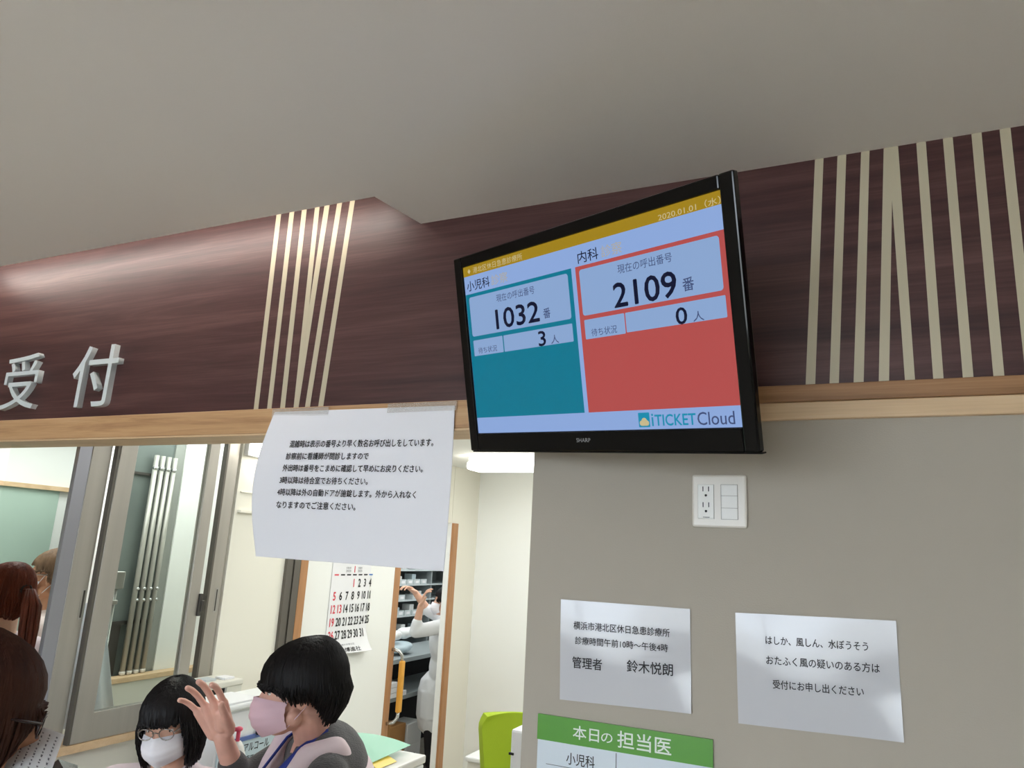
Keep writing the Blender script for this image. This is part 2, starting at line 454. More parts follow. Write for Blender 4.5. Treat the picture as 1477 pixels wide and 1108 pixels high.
s_box('trim_10', (LX, 3.30, 0), (LX + 0.022, 3.36, 2.0), M['wood_jamb'])
s_box('trim_11', (-2.84, 5.006, 0), (LX + 0.002, 5.016, 2.0), M['wall_white'])
s_box('trim_12', (LX, 5.016, 0), (LX + 0.022, 5.085, 2.0), M['wood_jamb'])
# side room seen through the hatch
s_box('wall_side_far', (-4.7, 1.75, 0), (-4.6, 4.2, TOP), M['wall_white'])
b = MB(); b.box((-4.6, 1.76, 0.3), (-4.585, 3.06, EYE + 0.235))
struct(b.build('wall_side_board', M['green_wall']))
s_box('trim_13', (-4.6, 1.76, EYE + 0.235), (-4.56, 3.24, EYE + 0.262), M['oak_pale'])
s_box('wall_side_pier', (-4.6, 3.20, 0), (-4.50, 4.2, EYE + 0.235), M['grey_panel'])
s_box('wall_side_end', (-4.7, 4.2, 0), (-2.9, 4.28, TOP), M['wall_white'])
s_box('wall_side_near', (-4.7, 1.63, 0), (-3.4, 1.75, TOP), M['wall_white'])
s_box('wall_side_pale', (-4.02, 2.74, 0), (-3.93, 3.03, TOP), M['wall_white'])
s_box('wall_side_dark', (-4.02, 3.03, 0), (-3.95, 3.345, TOP), M['dark_panel'])
s_box('wall_side_grey', (-4.02, 3.345, 0), (-3.94, 3.42, TOP), M['grey_panel'])
s_box('wall_side_white', (-4.02, 3.42, 0), (-3.93, 4.2, TOP), M['wall_white'])
# dispensary
s_box('wall_dispensary_far', (-4.7, 4.28, 0), (-4.6, 7.7, TOP), M['wall_white'])
s_box('wall_dispensary_end', (-4.7, 7.6, 0), (-2.9, 7.7, TOP), M['wall_white'])
s_box('wall_dispensary_near', (-2.91, 5.57, 0), (-2.85, 7.6, TOP), M['wall_white'])

# ------------------------------------------------------------------ raised sign characters on the walnut panel
def wall_fn(Y):
    return lambda x, z, out: Vector((x, Y - out, z))
for ch, bx, lab in (('受', (-2.855, 0.418, -2.655, 0.628), 'raised white sign character at the left edge of the walnut panel, cut by the frame'),
                    ('付', (-2.465, 0.413, -2.238, 0.632), 'raised white sign character on the walnut panel, right one of the pair')):
    o = MB().text(ch, (bx[0], EYE + bx[1], bx[2], EYE + bx[3]), wall_fn(WY), ext=0.02).build('sign_character', M['letter'])
    tag(o, lab, 'sign', 'raised characters of the reception sign')

# ------------------------------------------------------------------ television
TQ = (math.radians(-25.012), math.radians(14.672), math.radians(4.317))
TR = Matrix.Rotation(TQ[0], 3, 'Z') @ Matrix.Rotation(TQ[1], 3, 'X') @ Matrix.Rotation(TQ[2], 3, 'Y')
TO = Vector((-0.475, 1.314, EYE + 0.435))
def T(x, y, z): return TR @ Vector((x, y, z)) + TO
tv = thing('television', TO, 'black wall-mounted television showing two call numbers, angled out from the wall', 'television')
W2, H2 = 0.349, 0.196
b = MB()            # bezel frame
for lo, hi in (((-0.377, -0.006, -0.2375), (-W2, 0.010, 0.2215)), ((W2, -0.006, -0.2375), (0.377, 0.010, 0.2215)),
               ((-W2, -0.006, H2), (W2, 0.010, 0.2215)), ((-W2, -0.006, -0.2375), (W2, 0.010, -H2))):
    b.box(lo, hi, bev=0.003, R=TR, o=TO)
bez = b.build('bezel', M['gloss_black'], tv)
b = MB(); b.box((-0.374, 0.0105, -0.235), (0.368, 0.020, 0.217), bev=0.003, R=TR, o=TO); b.box((-0.35, 0.0195, -0.21), (0.345, 0.045, 0.195), bev=0.008, R=TR, o=TO)
b.box((-0.26, 0.045, -0.19), (0.26, 0.085, 0.15), bev=0.01, R=TR, o=TO)
b.box((-0.372, -0.004, -0.2405), (0.380, 0.010, -0.2376), bev=0.001, R=TR, o=TO)
b.build('back_cover', M['black'], tv)
def emis(name, rgb):            # a lit patch of the screen: it only gives off light, its own surface is near black
    m = mat(name, rgb, 0.10, spec=0.35, emit=1.0)
    m.node_tree.nodes['Principled BSDF'].inputs['Base Color'].default_value = (0.004, 0.004, 0.005, 1)
    return m
E_BG = emis('screen_white', (138, 166, 216))
E_GOLD = emis('screen_gold', (158, 128, 22))
E_TEAL = emis('screen_teal', (4, 116, 142))
E_RED = emis('screen_red', (176, 76, 74))
E_CARD = emis('screen_card', (136, 164, 206))
E_NAVY = emis('screen_navy', (8, 14, 44))
E_GREY = emis('screen_grey', (62, 76, 116))
E_SAND = emis('screen_sand', (172, 166, 152))
E_PALE = emis('screen_pale', (196, 182, 138))
E_LOGO = emis('screen_logo', (20, 138, 172))
scr = MB().poly([T(-W2, 0.0, -H2), T(W2, 0.0, -H2), T(W2, 0.0, H2), T(-W2, 0.0, H2)]).build('screen', E_BG, tv)
def rect(b, x0, z0, x1, z1, y, mi): b.poly([T(x0, y, z0), T(x1, y, z0), T(x1, y, z1), T(x0, y, z1)], mi)
def rrect(b, x0, z0, x1, z1, y, mi, r=0.006):
    pts = []
    for cx_, cz_, a0 in ((x1 - r, z0 + r, -90), (x1 - r, z1 - r, 0), (x0 + r, z1 - r, 90), (x0 + r, z0 + r, 180)):
        for k in range(5):
            a = math.radians(a0 + k * 22.5); pts.append(T(cx_ + r * math.cos(a), y, cz_ + r * math.sin(a)))
    b.poly(pts, mi)
EM = [E_GOLD, E_TEAL, E_RED, E_CARD, E_NAVY, E_GREY, E_SAND, E_PALE, E_LOGO]
b = MB()
y1, y2, y3 = -0.0006, -0.0010, -0.0014
rect(b, -W2, 0.173, W2, H2, y1, 0)
rect(b, -0.348, -0.160, -0.002, 0.131, y1, 1)
rect(b, 0.009, -0.160, W2 - 0.0005, 0.131, y1, 2)
rrect(b, -0.336, 0.031, -0.013, 0.123, y2, 3); rrect(b, 0.019, 0.032, 0.337, 0.1235, y2, 3)
rrect(b, -0.335, -0.015, -0.230, 0.0215, y2, 3, 0.002); rrect(b, -0.2265, -0.015, -0.013, 0.0215, y2, 3, 0.002)
rrect(b, 0.0205, -0.015, 0.1225, 0.0235, y2, 3, 0.002); rrect(b, 0.125, -0.0135, 0.339, 0.0235, y2, 3, 0.002)
def tt(body, box, mi, bold=0.0): b.text(body, box, lambda x, z, o: T(x, y3 - o, z), mi, bold)
tt('港北区休日急患診療所', (-0.312, 0.1765, -0.141, 0.1905), 7)
tt('◆', (-0.332, 0.1775, -0.321, 0.1895), 7)
tt('2020.01.01（水）', (0.220, 0.1735, 0.347, 0.187), 7)
tt('小児科', (-0.339, 0.1375, -0.256, 0.161), 4, 0.008); tt('診察', (-0.250, 0.138, -0.194, 0.1605), 6)
tt('内科', (0.019, 0.136, 0.073, 0.159), 4, 0.008); tt('診察', (0.081, 0.136, 0.132, 0.1585), 6)
tt('現在の呼出番号', (-0.238, 0.098, -0.113, 0.115), 5); tt('現在の呼出番号', (0.117, 0.098, 0.241, 0.115), 5)
tt('1032', (-0.246, 0.038, -0.105, 0.0815), 4, 0.022); tt('2109', (0.102, 0.036, 0.245, 0.0815), 4, 0.022)
tt('番', (-0.092, 0.0415, -0.0715, 0.0625), 5, 0.01); tt('番', (0.258, 0.042, 0.281, 0.065), 5, 0.01)
tt('待ち状況', (-0.319, -0.0105, -0.252, 0.0035), 5); tt('待ち状況', (0.037, -0.011, 0.102, 0.004), 5)
tt('3', (-0.114, -0.0145, -0.0925, 0.0165), 4, 0.02); tt('人', (-0.077, -0.0135, -0.054, 0.0045), 5)
tt('0', (0.238, -0.0135, 0.261, 0.0155), 4, 0.02); tt('人', (0.273, -0.0125, 0.295, 0.0045), 5)
rrect(b, 0.133, -0.192, 0.159, -0.165, y2, 8, 0.002)
pts = []
for cx_, cz_, r_ in ((0.1405, -0.1845, 0.005), (0.1465, -0.181, 0.0065), (0.1525, -0.1845, 0.005)):
    b.poly([T(cx_ + r_ * math.cos(2 * math.pi * k / 14), y3 - 0.0001 * len(pts), cz_ + r_ * math.sin(2 * math.pi * k / 14)) for k in range(14)], 7); pts.append(0)
rect(b, 0.1405, -0.1895, 0.1525, -0.183, y3 - 0.0004, 7)
tt('i', (0.164, -0.190, 0.1675, -0.168), 8, 0.02)
tt('TICKET', (0.171, -0.190, 0.259, -0.170), 8, 0.022)
tt('Cloud', (0.2625, -0.191, 0.335, -0.1685), 5, -0.004)
b.build('screen_graphics', EM, scr)
b = MB(); b.text('SHARP', (-0.026, -0.2185, 0.012, -0.2105), lambda x, z, o: T(x, -0.0066 - o, z), 0, 0.02)
b.build('maker_logo', mat('logo_grey', (150, 150, 152), 0.4), bez)
b = MB()            # arm and plate behind the set
b.box((-0.62, 1.600, 2.10), (-0.42, 1.608, 2.34), bev=0.002)
b.box((-0.62, 1.607, 2.182), (-0.42, 1.629, 2.34), bev=0.002)
b.box((-0.56, 1.50, 2.19), (-0.48, 1.602, 2.25), bev=0.004)
b.tube([(-0.52, 1.52, 2.22), T(-0.02, 0.09, 0.0)], 0.02, 10)
b.box((-0.12, 0.085, -0.10), (0.08, 0.094, 0.10), bev=0.002, R=TR, o=TO)
b.build('wall_mount', M['black'], tv)

# ------------------------------------------------------------------ notices
def flat_notice(name, corners, label, texts, cat='notice', sheet='laminate'):
    (x0, za), (x1, zb), (x2, zc), (x3, zd) = corners     # TL TR BR BL (z relative to the eye)
    def P(u, v, out=0.0):
        a = Vector((x0 + (x1 - x0) * u, 0, za + (zb - za) * u)); c = Vector((x3 + (x2 - x3) * u, 0, zd + (zc - zd) * u))
        p = c + (a - c) * v
        w = 0.0015 * math.sin(5 * u + 2 * v) + 0.006 * max(0, u - 0.75) * max(0, 0.4 - v) * 8
        return Vector((p.x, WY - 0.003 - w - out, EYE + p.z))
    root = thing(name, P(0.5, 0.5, -0.002), label, cat)
    b = MB(); b.grid(lambda u, v: P(u, v), 16, 12, thick=0.0008)
    sh = b.build('sheet', M[sheet], root)
    b = MB()
    wd = x1 - x0; ht = za - zd
    for body, lx, rx, z, h in texts:
        def fn(x, zz, o):
            u = (x - x0) / wd; v = (zz - zd) / ht
            return P(u, v, 0.0012 + o)
        b.text(body, (lx, z - h / 2, rx, z + h / 2), fn, 0, 0.012)
    b.build('printed_text', M['ink'], root)
    return root, P
# text z is given in the flat sheet's own frame
flat_notice('notice', [(-0.609, -0.098), (-0.316, -0.097), (-0.314, -0.304), (-0.604, -0.312)],
    'laminated white notice with four lines of text, left of the two sheets on the wall',
    [('横浜市港北区休日急患診療所', -0.577, -0.360, -0.152, 0.0175), ('診療時間午前10時～午後4時', -0.573, -0.364, -0.184, 0.0165),
     ('管理者', -0.579, -0.510, -0.231, 0.024), ('鈴木悦朗', -0.454, -0.354, -0.228, 0.025)])
flat_notice('notice', [(-0.223, -0.097), (0.073, -0.089), (0.073, -0.303), (-0.221, -0.310)],
    'laminated white notice with three lines of text, right of the two sheets on the wall',
    [('はしか、風しん、水ぼうそう', -0.165, 0.022, -0.147, 0.0165), ('おたふく風の疑いのある方は', -0.165, 0.040, -0.185, 0.017),
     ('受付にお申し出ください', -0.154, 0.010, -0.2295, 0.0165)])
# green-headed roster
ro = thing('roster_board', (-0.462, WY - 0.004, EYE - 0.60), 'roster sheet with a green heading band low on the white wall', 'poster')
sh = box('sheet', (-0.652, WY - 0.005, EYE - 0.86), (-0.272, WY, EYE - 0.398), M['poster'], ro)
gb = box('heading_band', (-0.653, WY - 0.007, EYE - 0.399), (-0.271, WY - 0.0005, EYE - 0.347), M['green'], ro)
gb['label'] = 'green heading band with white lettering'
b = MB(); fn = wall_fn(WY - 0.0075)
b.text('本日', (-0.569, EYE - 0.3865, -0.510, EYE - 0.3595), fn, 0, 0.012); b.text('の', (-0.505, EYE - 0.384, -0.480, EYE - 0.3655), fn, 0, 0.008)
b.text('担当医', (-0.469, EYE - 0.3895, -0.355, EYE - 0.3565), fn, 0, 0.012)
b.build('heading_text', mat('white_print', (226, 236, 222), 0.5), gb)
b = MB(); fn = wall_fn(WY - 0.0056)
b.text('小児科', (-0.583, EYE - 0.440, -0.519, EYE - 0.416), fn, 0, 0.008)
b.box((-0.4725, WY - 0.0058, EYE - 0.86), (-0.4712, WY - 0.005, EYE - 0.402))
b.box((-0.63, WY - 0.0058, EYE - 0.447), (-0.29, WY - 0.005, EYE - 0.4462))
b.build('printed_text', M['ink'], sh)

# large sheet taped to the head of the opening
HY = 1.607
def HP(u, v, out=0.0):          # u 0..1 left to right, v 1 top to 0 bottom
    tl, tr, brc, bl = (-1.513, 0.3655), (-0.911, 0.363), (-0.896, -0.052), (-1.505, -0.046)
    tx = tl[0] + (tr[0] - tl[0]) * u; tz = tl[1] + (tr[1] - tl[1]) * u
    bx_ = bl[0] + (brc[0] - bl[0]) * u; bz = bl[1] + (brc[1] - bl[1]) * u
    x = bx_ + (tx - bx_) * v; z = bz + (tz - bz) * v
    s = 1 - v
    bow = math.sin(math.pi * min(1, s * 1.02)) * 0.035 * (1 - u) ** 1.5 + 0.030 * s * s * (0.3 + 0.7 * u)
    x -= 0.022 * (1 - u) ** 3 * math.sin(math.pi * min(1.0, s * 0.95))
    return Vector((x, HY - 0.002 - bow * 0.8 - out, EYE + z))
hn = thing('hanging_notice', HP(0.5, 1.0), 'large laminated sheet of six text lines hanging from the timber head of the opening', 'notice')
b = MB(); b.grid(lambda u, v: HP(u, v), 24, 20, thick=0.0008)
b.build('sheet', mat('laminated_sheet', (244, 244, 250), 0.09, spec=0.5), hn)
b = MB()
for body, lx, rx, z, h in (('混雑時は表示の番号より早く数名お呼び出しをしています。', -1.426, -0.965, 0.267, 0.0205),
    ('診察前に看護師が問診しますので', -1.430, -1.159, 0.232, 0.0195), ('外出時は番号をこまめに確認して早めにお戻りください。', -1.434, -0.989, 0.1985, 0.0195),
    ('3時以降は待合室でお待ちください。', -1.438, -1.151, 0.1645, 0.0195), ('4時以降は外の自動ドアが施錠します。外から入れなく', -1.441, -1.001, 0.1315, 0.0195),
    ('なりますのでご注意ください。', -1.440, -1.180, 0.097, 0.0195)):
    def fn(x, zz, o):
        v = (zz + 0.049) / 0.413; s = 1 - v
        u = (x + 1.509) / 0.604
        p = HP(u, v, 0.0013 + o)
        return Vector((x, p.y, EYE + zz))
    b.text(body, (lx, z - h / 2, rx, z + h / 2), fn, 0, 0.02)
b.build('printed_text', M['ink'], hn)
for tx0, tx1, tz0, tz1 in ((-1.52, -1.315, 0.350, 0.374), (-1.117, -0.905, 0.350, 0.3745)):
    b = MB(); b.box((tx0, HY - 0.0042, EYE + tz0), (tx1, HY - 0.0035, EYE + tz1)); b.box((tx0, HY - 0.0042, EYE + tz1 - 0.001), (tx1, 1.6102, EYE + tz1))
    b.build('tape', M['tape'], hn)

# ------------------------------------------------------------------ wall outlet
ou = thing('wall_outlet', (-0.252, WY, EYE + 0.131), 'off-white double wall socket plate below the television', 'outlet')
b = MB(); b.box((-0.310, WY - 0.010, EYE + 0.0745), (-0.194, WY + 0.001, EYE + 0.1885), bev=0.005)
b.build('plate', M['plate'], ou)
b = MB()
for x0, x1 in ((-0.297, -0.2625), (-0.2475, -0.213)):
    b.box((x0, WY - 0.0115, EYE + 0.0925), (x1, WY - 0.009, EYE + 0.1665), bev=0.001)
b.build('module', M['white_plastic'], ou)
b = MB()
for zc in (0.1515, 0.1175):
    b.box((-0.2865, WY - 0.0119, EYE + zc), (-0.2845, WY - 0.011, EYE + zc + 0.0105)); b.box((-0.2745, WY - 0.0119, EYE + zc), (-0.2725, WY - 0.011, EYE + zc + 0.0105))
    b.ball((-0.2795, WY - 0.0115, EYE + zc - 0.0085), (0.0027, 0.0006, 0.0027))
b.box((-0.286, WY - 0.0119, EYE + 0.0955), (-0.272, WY - 0.011, EYE + 0.0968))
b.build('socket_holes', M['slot'], ou)
b = MB()
for z in (0.0925, 0.1165, 0.1425, 0.1665):
    b.box((-0.2475, WY - 0.0121, EYE + z - 0.0004), (-0.213, WY - 0.011, EYE + z + 0.0004))
for x in (-0.2475, -0.213, -0.2625): b.box((x - 0.0004, WY - 0.0121, EYE + 0.0925), (x + 0.0004, WY - 0.011, EYE + 0.1665))
b.build('module_gap', M['line'], ou)

# ------------------------------------------------------------------ sliding sashes of the hatch in the left wall
ZS, ZT = SILL + 0.032, 2.325
def sash(name, x, y0, y1, ls, rs, label, rail=0.10, handle=None, latch=None, rail_m='alu'):
    r = struct(bpy.data.objects.new(name, None)); C.objects.link(r); r.location = (x, (y0 + y1) / 2, ZS)
    r['label'] = label; r['category'] = 'window'
    if ls: box('stile', (x - 0.015, y0, ZS), (x + 0.015, y0 + ls, ZT), M['alu'], r, 0.002)
    box('stile', (x - 0.015, y1 - rs, ZS), (x + 0.015, y1, ZT), M['alu'], r, 0.002)
    box('bottom_rail', (x - 0.013, y0 + ls, ZS), (x + 0.013, y1 - rs, ZS + rail), M[rail_m], r, 0.001)
    box('top_rail', (x - 0.013, y0 + ls, ZT - 0.05), (x + 0.013, y1 - rs, ZT), M['alu'], r, 0.001)
    box('pane', (x - 0.002, y0 + ls, ZS + rail), (x + 0.002, y1 - rs, ZT - 0.05), M['glass'], r)
    if handle:
        b = MB(); b.box((x + 0.0148, handle[0], handle[1]), (x + 0.0162, handle[2], handle[3]))
        h = b.build('pull_handle', M['alu_light'], r)
        b = MB(); b.box((x + 0.0162, handle[0] + 0.006, handle[1] + 0.006), (x + 0.0166, handle[2] - 0.006, handle[3] - 0.006)); b.build('recess', M['alu_dark'], h)
    if latch:
        b = MB()
        b.box((x + 0.014, latch[0], latch[1]), (x + 0.026, latch[0] + 0.016, latch[2]), bev=0.002)
        b.box((x + 0.014, latch[0] + 0.010, latch[1] + 0.02), (x + 0.03, latch[0] + 0.026, latch[2] - 0.03), bev=0.002)
        b.build('latch', M['alu_dark'], r)
    return r
sash('window_1', -2.815, 1.662, 2.060, 0, 0.086, 'aluminium sliding sash at the far left with an open view of two people', handle=(2.036, EYE - 0.345, 2.056, EYE - 0.228))
sash('window_2', -2.790, 2.082, 2.612, 0.080, 0.060, 'aluminium sliding sash behind the black-haired woman with glasses', rail=0.105, latch=(2.606, EYE - 0.360, EYE - 0.260))
sash('window_3', -2.822, 2.110, 2.769, 0.03, 0.069, 'rearmost aluminium sliding sash, its stile against the cream wall', handle=(2.735, EYE - 0.352, 2.754, EYE - 0.240))
b = MB(); b.box((-2.802, 2.070, ZS), (-2.778, 2.0815, ZT)); struct(b.build('trim_14', M['alu_mid']))
b = MB(); b.box((-2.835, 2.688, ZS), (-2.806, 2.6995, ZT)); struct(b.build('trim_15', M['alu_mid']))
s_box('trim_16', (-2.825, 1.920, ZS), (-2.803, 1.9735, ZT), M['stile_reflect'])

# things in the side room behind the glass
fp = thing('folding_gate', (-3.91, 3.25, 0.985), 'bunched steel poles of a folding gate behind the sliding glass', 'gate')
for k in range(4):
    y = 3.185 + 0.046 * k
    b = MB(); b.tube([(-3.91, y, 1.0), (-3.91, y, 2.28)], 0.0155, 12); po = b.build('pole', M['pole'], fp)
    for dx, dy, z, r_ in ((0.0, 0, 1.0, 0.018), (0.004, 0, 2.20, 0.018), (0.012, 0.004, 1.475, 0.012), (0.012, 0.012, 1.41, 0.011)):
        b = MB(); b.ball((-3.91 + dx, y + dy, z), r_); b.build('joint', M['white_plastic'] if z < 1.1 else M['steel'], po)
b = MB(); b.box((-3.948, 3.04, 1.27), (-3.928, 3.36, 1.29)); b.box((-3.948, 3.04, 2.15), (-3.928, 3.36, 2.165)); b.box((-3.949, 3.04, 0.99), (-3.94, 3.055, 2.16)); b.box((-3.948, 3.06, 0.99), (-3.94, 3.15, 1.28))
b.build('lattice', M['alu_dark'], fp)
cb = thing('side_counter', (-3.85, 3.2, 0.0), 'low pale counter with a wood edge under the folding gate', 'counter')
box('cabinet', (-3.925, 2.75, 0), (-3.86, 4.15, 0.955), M['cream_metal'], cb)
box('countertop', (-3.928, 2.75, 0.955), (-3.85, 4.16, 0.985), M['oak_pale'], cb, 0.003)
# hanging white cloth
cl = MB()
def cloth(u, v):
    yl = 2.13 - 0.02 * (1 - v); yr = 2.262 + 0.150 * (1 - v)
    x = -2.96 + 0.018 * math.sin(u * 19) * (1.1 - v)
    return Vector((x, yl + (yr - yl) * u, 1.00 + v * 0.50))
cl.grid(cloth, 30, 14, thick=0.003)
co = tag(cl.build('white_cloth', M['white_cloth']), 'narrow white cloth hanging behind the left edge of the middle sash', 'cloth')
b = MB(); b.tube([(-2.96, 2.20, 1.49), (-2.96, 2.20, 1.51), (-2.93, 2.20, 1.515), (-2.89, 2.20, 1.515), (-2.89, 2.20, SILL + 0.02)], 0.004, 6); b.build('hook', M['steel'], co)
ivs = thing('drip_stand', (-3.15, 2.46, 0.0), 'small steel clamp stand behind the middle sash, left of the folding gate', 'stand')
b = MB(); b.tube([(-3.15, 2.46, 0.0), (-3.15, 2.46, 1.60)], 0.006, 8); b.lathe((-3.15, 2.46, 0.0), [(0.05, 0), (0.05, 0.008), (0.01, 0.014)]); b.build('post', M['steel'], ivs)
b = MB(); b.box((-3.17, 2.435, 1.54), (-3.13, 2.485, 1.62), bev=0.006); b.ball((-3.14, 2.43, 1.53), 0.012); b.box((-3.165, 2.40, 1.47), (-3.135, 2.47, 1.49), bev=0.004); b.build('clamp', M['alu_light'], ivs)

# ------------------------------------------------------------------ lamps
def tube_lamp(x0, x1, y0, y1, z, label, along='x', wall=False):
    r = thing('tube_lamp', ((x0 + x1) / 2, (y0 + y1) / 2, z), label, 'lamp', 'white tube lamps of the reception room')
    if not wall:
        box('body', (x0, y0 + (y1 - y0) * 0.25, z + 0.03), (x1, y1 - (y1 - y0) * 0.25, TOP), M['white_gloss'], r, 0.006)
        box('diffuser', (x0 + 0.01, y0, z - 0.03), (x1 - 0.01, y1, z + 0.028), M['lamp'], r, 0.02)
    else:
        box('body', (x0, y0, z - 0.05), (x0 + 0.03, y1, z + 0.06), M['white_gloss'], r, 0.006)
        box('diffuser', (x0 + 0.031, y0 + 0.01, z - 0.05), (x1, y1 - 0.01, z + 0.05), M['lamp'], r, 0.015)
    return r
tube_lamp(-2.40, -1.15, 4.42, 4.62, TOP - 0.065, 'bright white tube lamp on the ceiling under the lower left corner of the television')
tube_lamp(LX, LX + 0.13, 2.79, 3.40, EYE + 0.465, 'bright white tube lamp on the cream wall beside the hanging sheet', wall=True)

cl_ = thing('cove_lamp', (-2.25, 1.47, ZR + 0.12), 'slim lamp tucked in the ceiling slot over the left half of the walnut panel', 'lamp')
box('body', (-3.3, 1.448, ZR + 0.135), (-1.25, 1.49, ZR + 0.17), M['white_gloss'], cl_)
box('diffuser', (-3.28, 1.452, ZR + 0.11), (-1.27, 1.486, ZR + 0.134), mat('cove_diffuser', (255, 249, 242), 0.4, emit=COVE_STRENGTH), cl_, 0.008)

# ------------------------------------------------------------------ sliding door, calendar
dr = struct(bpy.data.objects.new('door_1', None)); C.objects.link(dr); dr.location = (LX, 3.8, 0)
dr['label'] = 'white sliding door carrying the calendar'; dr['category'] = 'door'
box('leaf', (-2.84, 3.362, 0.01), (-2.805, 4.285, 1.995), M['wall_white'], dr, 0.002)
box('edge_strip', (-2.842, 4.285, 0.01), (-2.803, 4.355, 1.995), M['wood_jamb'], dr, 0.002)
hd = box('handle', (-2.755, 4.345, EYE - 1.055), (-2.725, 4.385, EYE - 0.735), M['yellow_wood'], dr, 0.008)
hd['label'] = 'yellow wooden pull bar with steel ends'
b = MB()
for s, z in ((1, EYE - 0.735), (-1, EYE - 1.055)):
    b.tube([(-2.74, 4.365, z - s * 0.01), (-2.742, 4.362, z + s * 0.03), (-2.76, 4.35, z + s * 0.06), (-2.803, 4.33, z + s * 0.07)], 0.011, 10)
b.build('handle_bracket', M['steel'], hd)

ca = thing('calendar', (LX - 0.004, 3.8, EYE - 0.36), 'white January wall calendar hanging on the sliding door', 'calendar')
def CP(y, z, out=0.0):          # z relative to eye; lower right corner curls out
    u = (y - 3.61) / 0.39; v = (z + 0.637) / 0.54
    k = max(0, 0.30 - v) / 0.30
    out2 = 0.004 + 0.05 * k * k * (0.25 + 0.75 * u) + 0.004 * math.sin(u * 3)
    return Vector((LX - 0.005 + out2 + out, y + 0.02 * k * k * u, EYE + z))
b = MB(); b.grid(lambda u, v: CP(3.61 + 0.39 * u, -0.637 + 0.54 * v), 20, 24, thick=0.0008)
sh = b.build('sheet', M['paper'], ca)
b = MB(); b.box((LX - 0.005, 3.605, EYE - 0.1), (LX + 0.004, 4.005, EYE - 0.085)); b.build('binding', M['alu_light'], ca)
b = MB(); cf = lambda x, z, o: CP(x, z, 0.0014 + o)
cols = [3.642 + 0.0585 * k for k in range(7)]
days = ['', '', '', '1', '2', '3', '4'], ['5', '6', '7', '8', '9', '10', '11'], ['12', '13', '14', '15', '16', '17', '18'], ['19', '20', '21', '22', '23', '24', '25'], ['26', '27', '28', '29', '30', '31', '']
for r_, row in enumerate(days):
    z = -0.231 - 0.0745 * r_
    for k, d in enumerate(row):
        if not d: continue
        red = (k == 0 or d in ('1', '13')); mi = 1 if red else (2 if k == 6 and False else 0)
        w = 0.026 if len(d) == 1 else 0.050
        b.text(d, (cols[k] - w / 2 + 0.008, z - 0.0235, cols[k] + w / 2 + 0.008, z + 0.0235), cf, mi, 0.03, keep=0.80 if len(d) == 1 else 0.72)
for k in range(7):
    c0 = CP(cols[k] - 0.018 + 0.008, -0.186, 0.0012); c1 = CP(cols[k] + 0.030, -0.186, 0.0012); c2 = CP(cols[k] + 0.030, -0.178, 0.0012); c3 = CP(cols[k] - 0.010, -0.178, 0.0012)
    b.poly([c0, c1, c2, c3], 1 if k == 0 else (2 if k == 6 else 0))
b.text('1', (3.815, -0.168, 3.830, -0.13), cf, 1, 0.04, keep=0.9)
for y0_, y1_ in ((3.735, 3.785), (3.855, 3.90)):
    b.text('2020', (y0_, -0.166, y1_, -0.152), cf, 3); b.text('令和2年', (y0_, -0.148, y1_, -0.134), cf, 3)
b.text('㈱', (3.715, -0.628, 3.742, -0.605), cf, 0, 0.01); b.text('博進社', (3.765, -0.628, 3.905, -0.603), cf, 0, 0.01)
b.text('横浜市港北区', (3.74, -0.592, 3.86, -0.582), cf, 3)
b.build('printed_dates', [M['ink'], M['red_ink'], M['blue_ink'], M['ink_soft']], sh)

